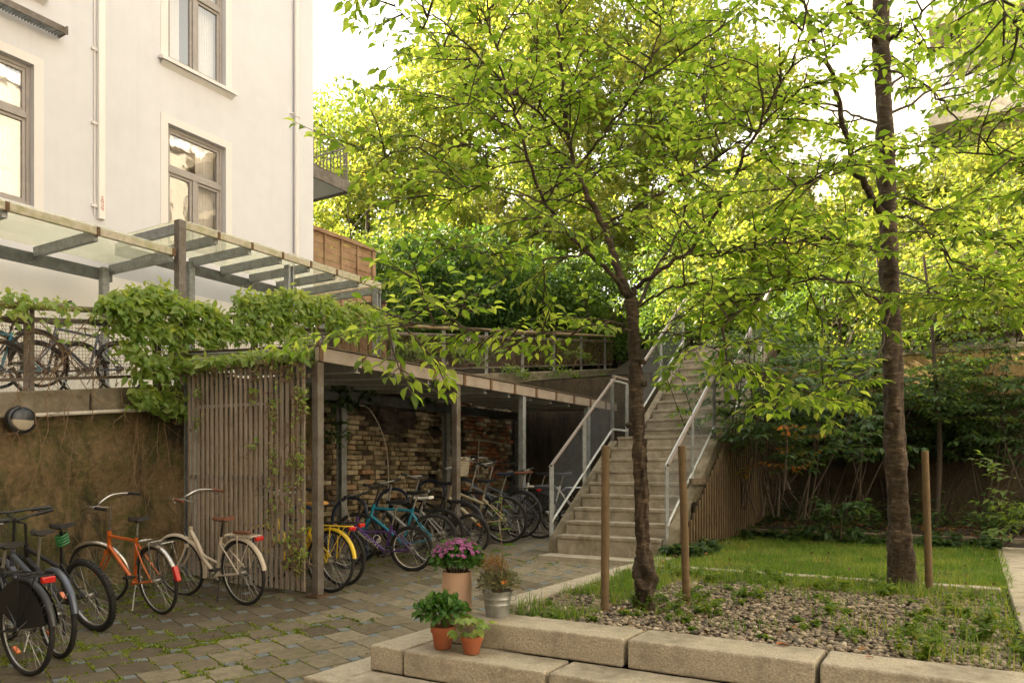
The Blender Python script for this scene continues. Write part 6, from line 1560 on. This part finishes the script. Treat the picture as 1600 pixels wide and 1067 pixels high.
# ------------------------------------------------------------------ houses far behind the trees
def far_house(label, a0, a1, b0, b1, z0, z1, mat):
    t = gthing('background_house', label, 'building', (a0 + a1) / 2, (b0 + b1) / 2, z0)
    part('wall', MB().box(a0, a1, b0, b1, z0, z1), mat, t, smooth=False)
    part('roof', MB().box(a0 - .3, a1 + .3, b0 - .3, b1 + .3, z1, z1 + .3), 'trim', t)
    for z in np.arange(z0 + 2, z1 - 2, 3.1):
        for k in range(int((b1 - b0) / 2.6)):
            b = b0 + 1 + k * 2.6; w_ = part('window', MB().box(a0 - .03, a0 - .003, b, b + 1.2, z, z + 1.7), 'sash_in', t); part('pane', MB().box(a0 - .045, a0 - .032, b + .08, b + 1.12, z + .08, z + 1.62), 'glass', w_)
    return t
far_house('white house glimpsed through the leaves left of the thick trunk', 40, 50, -.5, 9.6, 8, 30, 'wall_white')
bl = gthing('balcony_house', 'pale house with overgrown balconies at the top right corner', 'building', 28, -5, 7)
part('wall', MB().box(30, 38, -20, .9, 5, 24), 'wall_white', bl, smooth=False)
for z in (9.4, 12.6, 15.8, 19.0):
    part('balcony_slab', MB().box(28, 29.99, -18, 1.2, z, z + .42), 'conc_light', bl)
    rl = MB().tube([(28.05, -18, z + 1.5), (28.05, 1.15, z + 1.5), (30, 1.15, z + 1.5)], .03, 6)
    for k in range(145): rl.beam((28.05, -18 + k * .132, z + .42), (28.05, -18 + k * .132, z + 1.5), .018, .018)
    part('railing', rl, 'steel_brown', bl)
    for b in (-1.2, -5.2, -9.2): part('balcony_door', MB().box(29.9, 29.98, b, b + 1.9, z + .45, z + 2.7), 'glass', bl)
vq = np.random.RandomState(88); vt = gthing('balcony_vine', 'yellow green vine growing over the far balconies at the top right', 'creeper', 27.9, -3, 8); P, D, Nn, T = [], [], [], []
for (b, z, rb, rz_, n) in ((-.5, 11.4, 1.8, .9, 900), (-3.5, 11.2, 2.2, 1.1, 1200), (-1.5, 14.8, 2., 1.0, 900), (-4.5, 14.2, 2.2, 1.3, 1200), (-3, 9.2, 3.4, 1.2, 1500), (-2.5, 17.6, 2.6, 1.0, 900), (-6.5, 12.6, 2.0, 2.2, 1200)):
    c = W(27.85, b, z); u = vq.normal(size=(n, 3)); u /= np.linalg.norm(u, axis=1)[:, None]; o_ = u * vq.uniform(.5, 1.1, (n, 1)) * np.array([.35, rb, rz_])
    P.append(np.array(c) + np.stack([o_[:, 0] * AX[0] + o_[:, 1] * BX[0], o_[:, 0] * AX[1] + o_[:, 1] * BX[1], o_[:, 2]], 1)); D.append(vq.normal(size=(n, 3)) - [0, 0, .6]); Nn.append(vq.normal(size=(n, 3)) * .5 + [-.4, -.8, .6]); T.append(vq.uniform(.2, 1, n))
P, D, Nn, T = map(np.concatenate, (P, D, Nn, T)); leaves('foliage', P, D, Nn, vq.uniform(.7, 1.3, len(P)) * .16, 'leaf_sun', vt, tint=T, wid=1.1)
part('stems', MB().tube([(28, -1, 7.5), (27.95, -1.4, 11), (27.95, -2, 15), (27.95, -3, 18)], .03, 5), 'stem', vt)

# the other sides of the courtyard, mirrored in the windows, plus an unseen shadow caster
rb = gthing('shadow_block', 'unseen block added behind the white apartment building to shade the back wall', 'building', 12, 24.6, 3)  # out of view, added to cast the shadow line on the back wall
part('wall', MB().box(7, 13, 24.6, 34, 0, 19.6), 'stucco', rb, smooth=False); part('roof', MB().box(6.7, 13.2, 24.4, 34.3, 19.6, 19.9), 'trim', rb)
ob = gthing('courtyard_building', 'ochre apartment building on the near side of the courtyard, seen only mirrored in the windows', 'building', -8, -3, 0)
part('wall', MB().box(-14, -8, -17, 10.8, 0, 14), 'wall_ochre', ob, smooth=False); part('roof', MB().box(-14.3, -7.6, -17.3, 10.9, 14, 14.4), 'trim', ob)
for z in (1.2, 4.6, 8.0, 11.2):
    for k in range(9):
        b = -15.5 + k * 2.9; w_ = part('window', MB().box(-7.997, -7.95, b, b + 1.2, z, z + 1.9), 'trim', ob); part('pane', MB().box(-7.949, -7.935, b + .1, b + 1.1, z + .1, z + 1.8), 'glass', w_)

hb2 = gthing('courtyard_building', 'sunlit cream building on the right hand side, seen only mirrored in the windows', 'building', 16, -15, 0)
part('wall', MB().box(-4, 44, -26, -16.5, 0, 20), 'facade_cream', hb2, smooth=False); part('roof', MB().box(-4.3, 44.3, -26.3, -16.2, 20, 20.4), 'trim', hb2)
for z in (2.2, 5.6, 9.0, 12.4, 15.8):
    for k in range(16):
        a = -2 + k * 2.8; w_ = part('window', MB().box(a, a + 1.2, -16.497, -16.45, z, z + 1.9), 'sash', hb2); part('pane', MB().box(a + .1, a + 1.1, -16.449, -16.44, z + .1, z + 1.8), 'glass', w_)
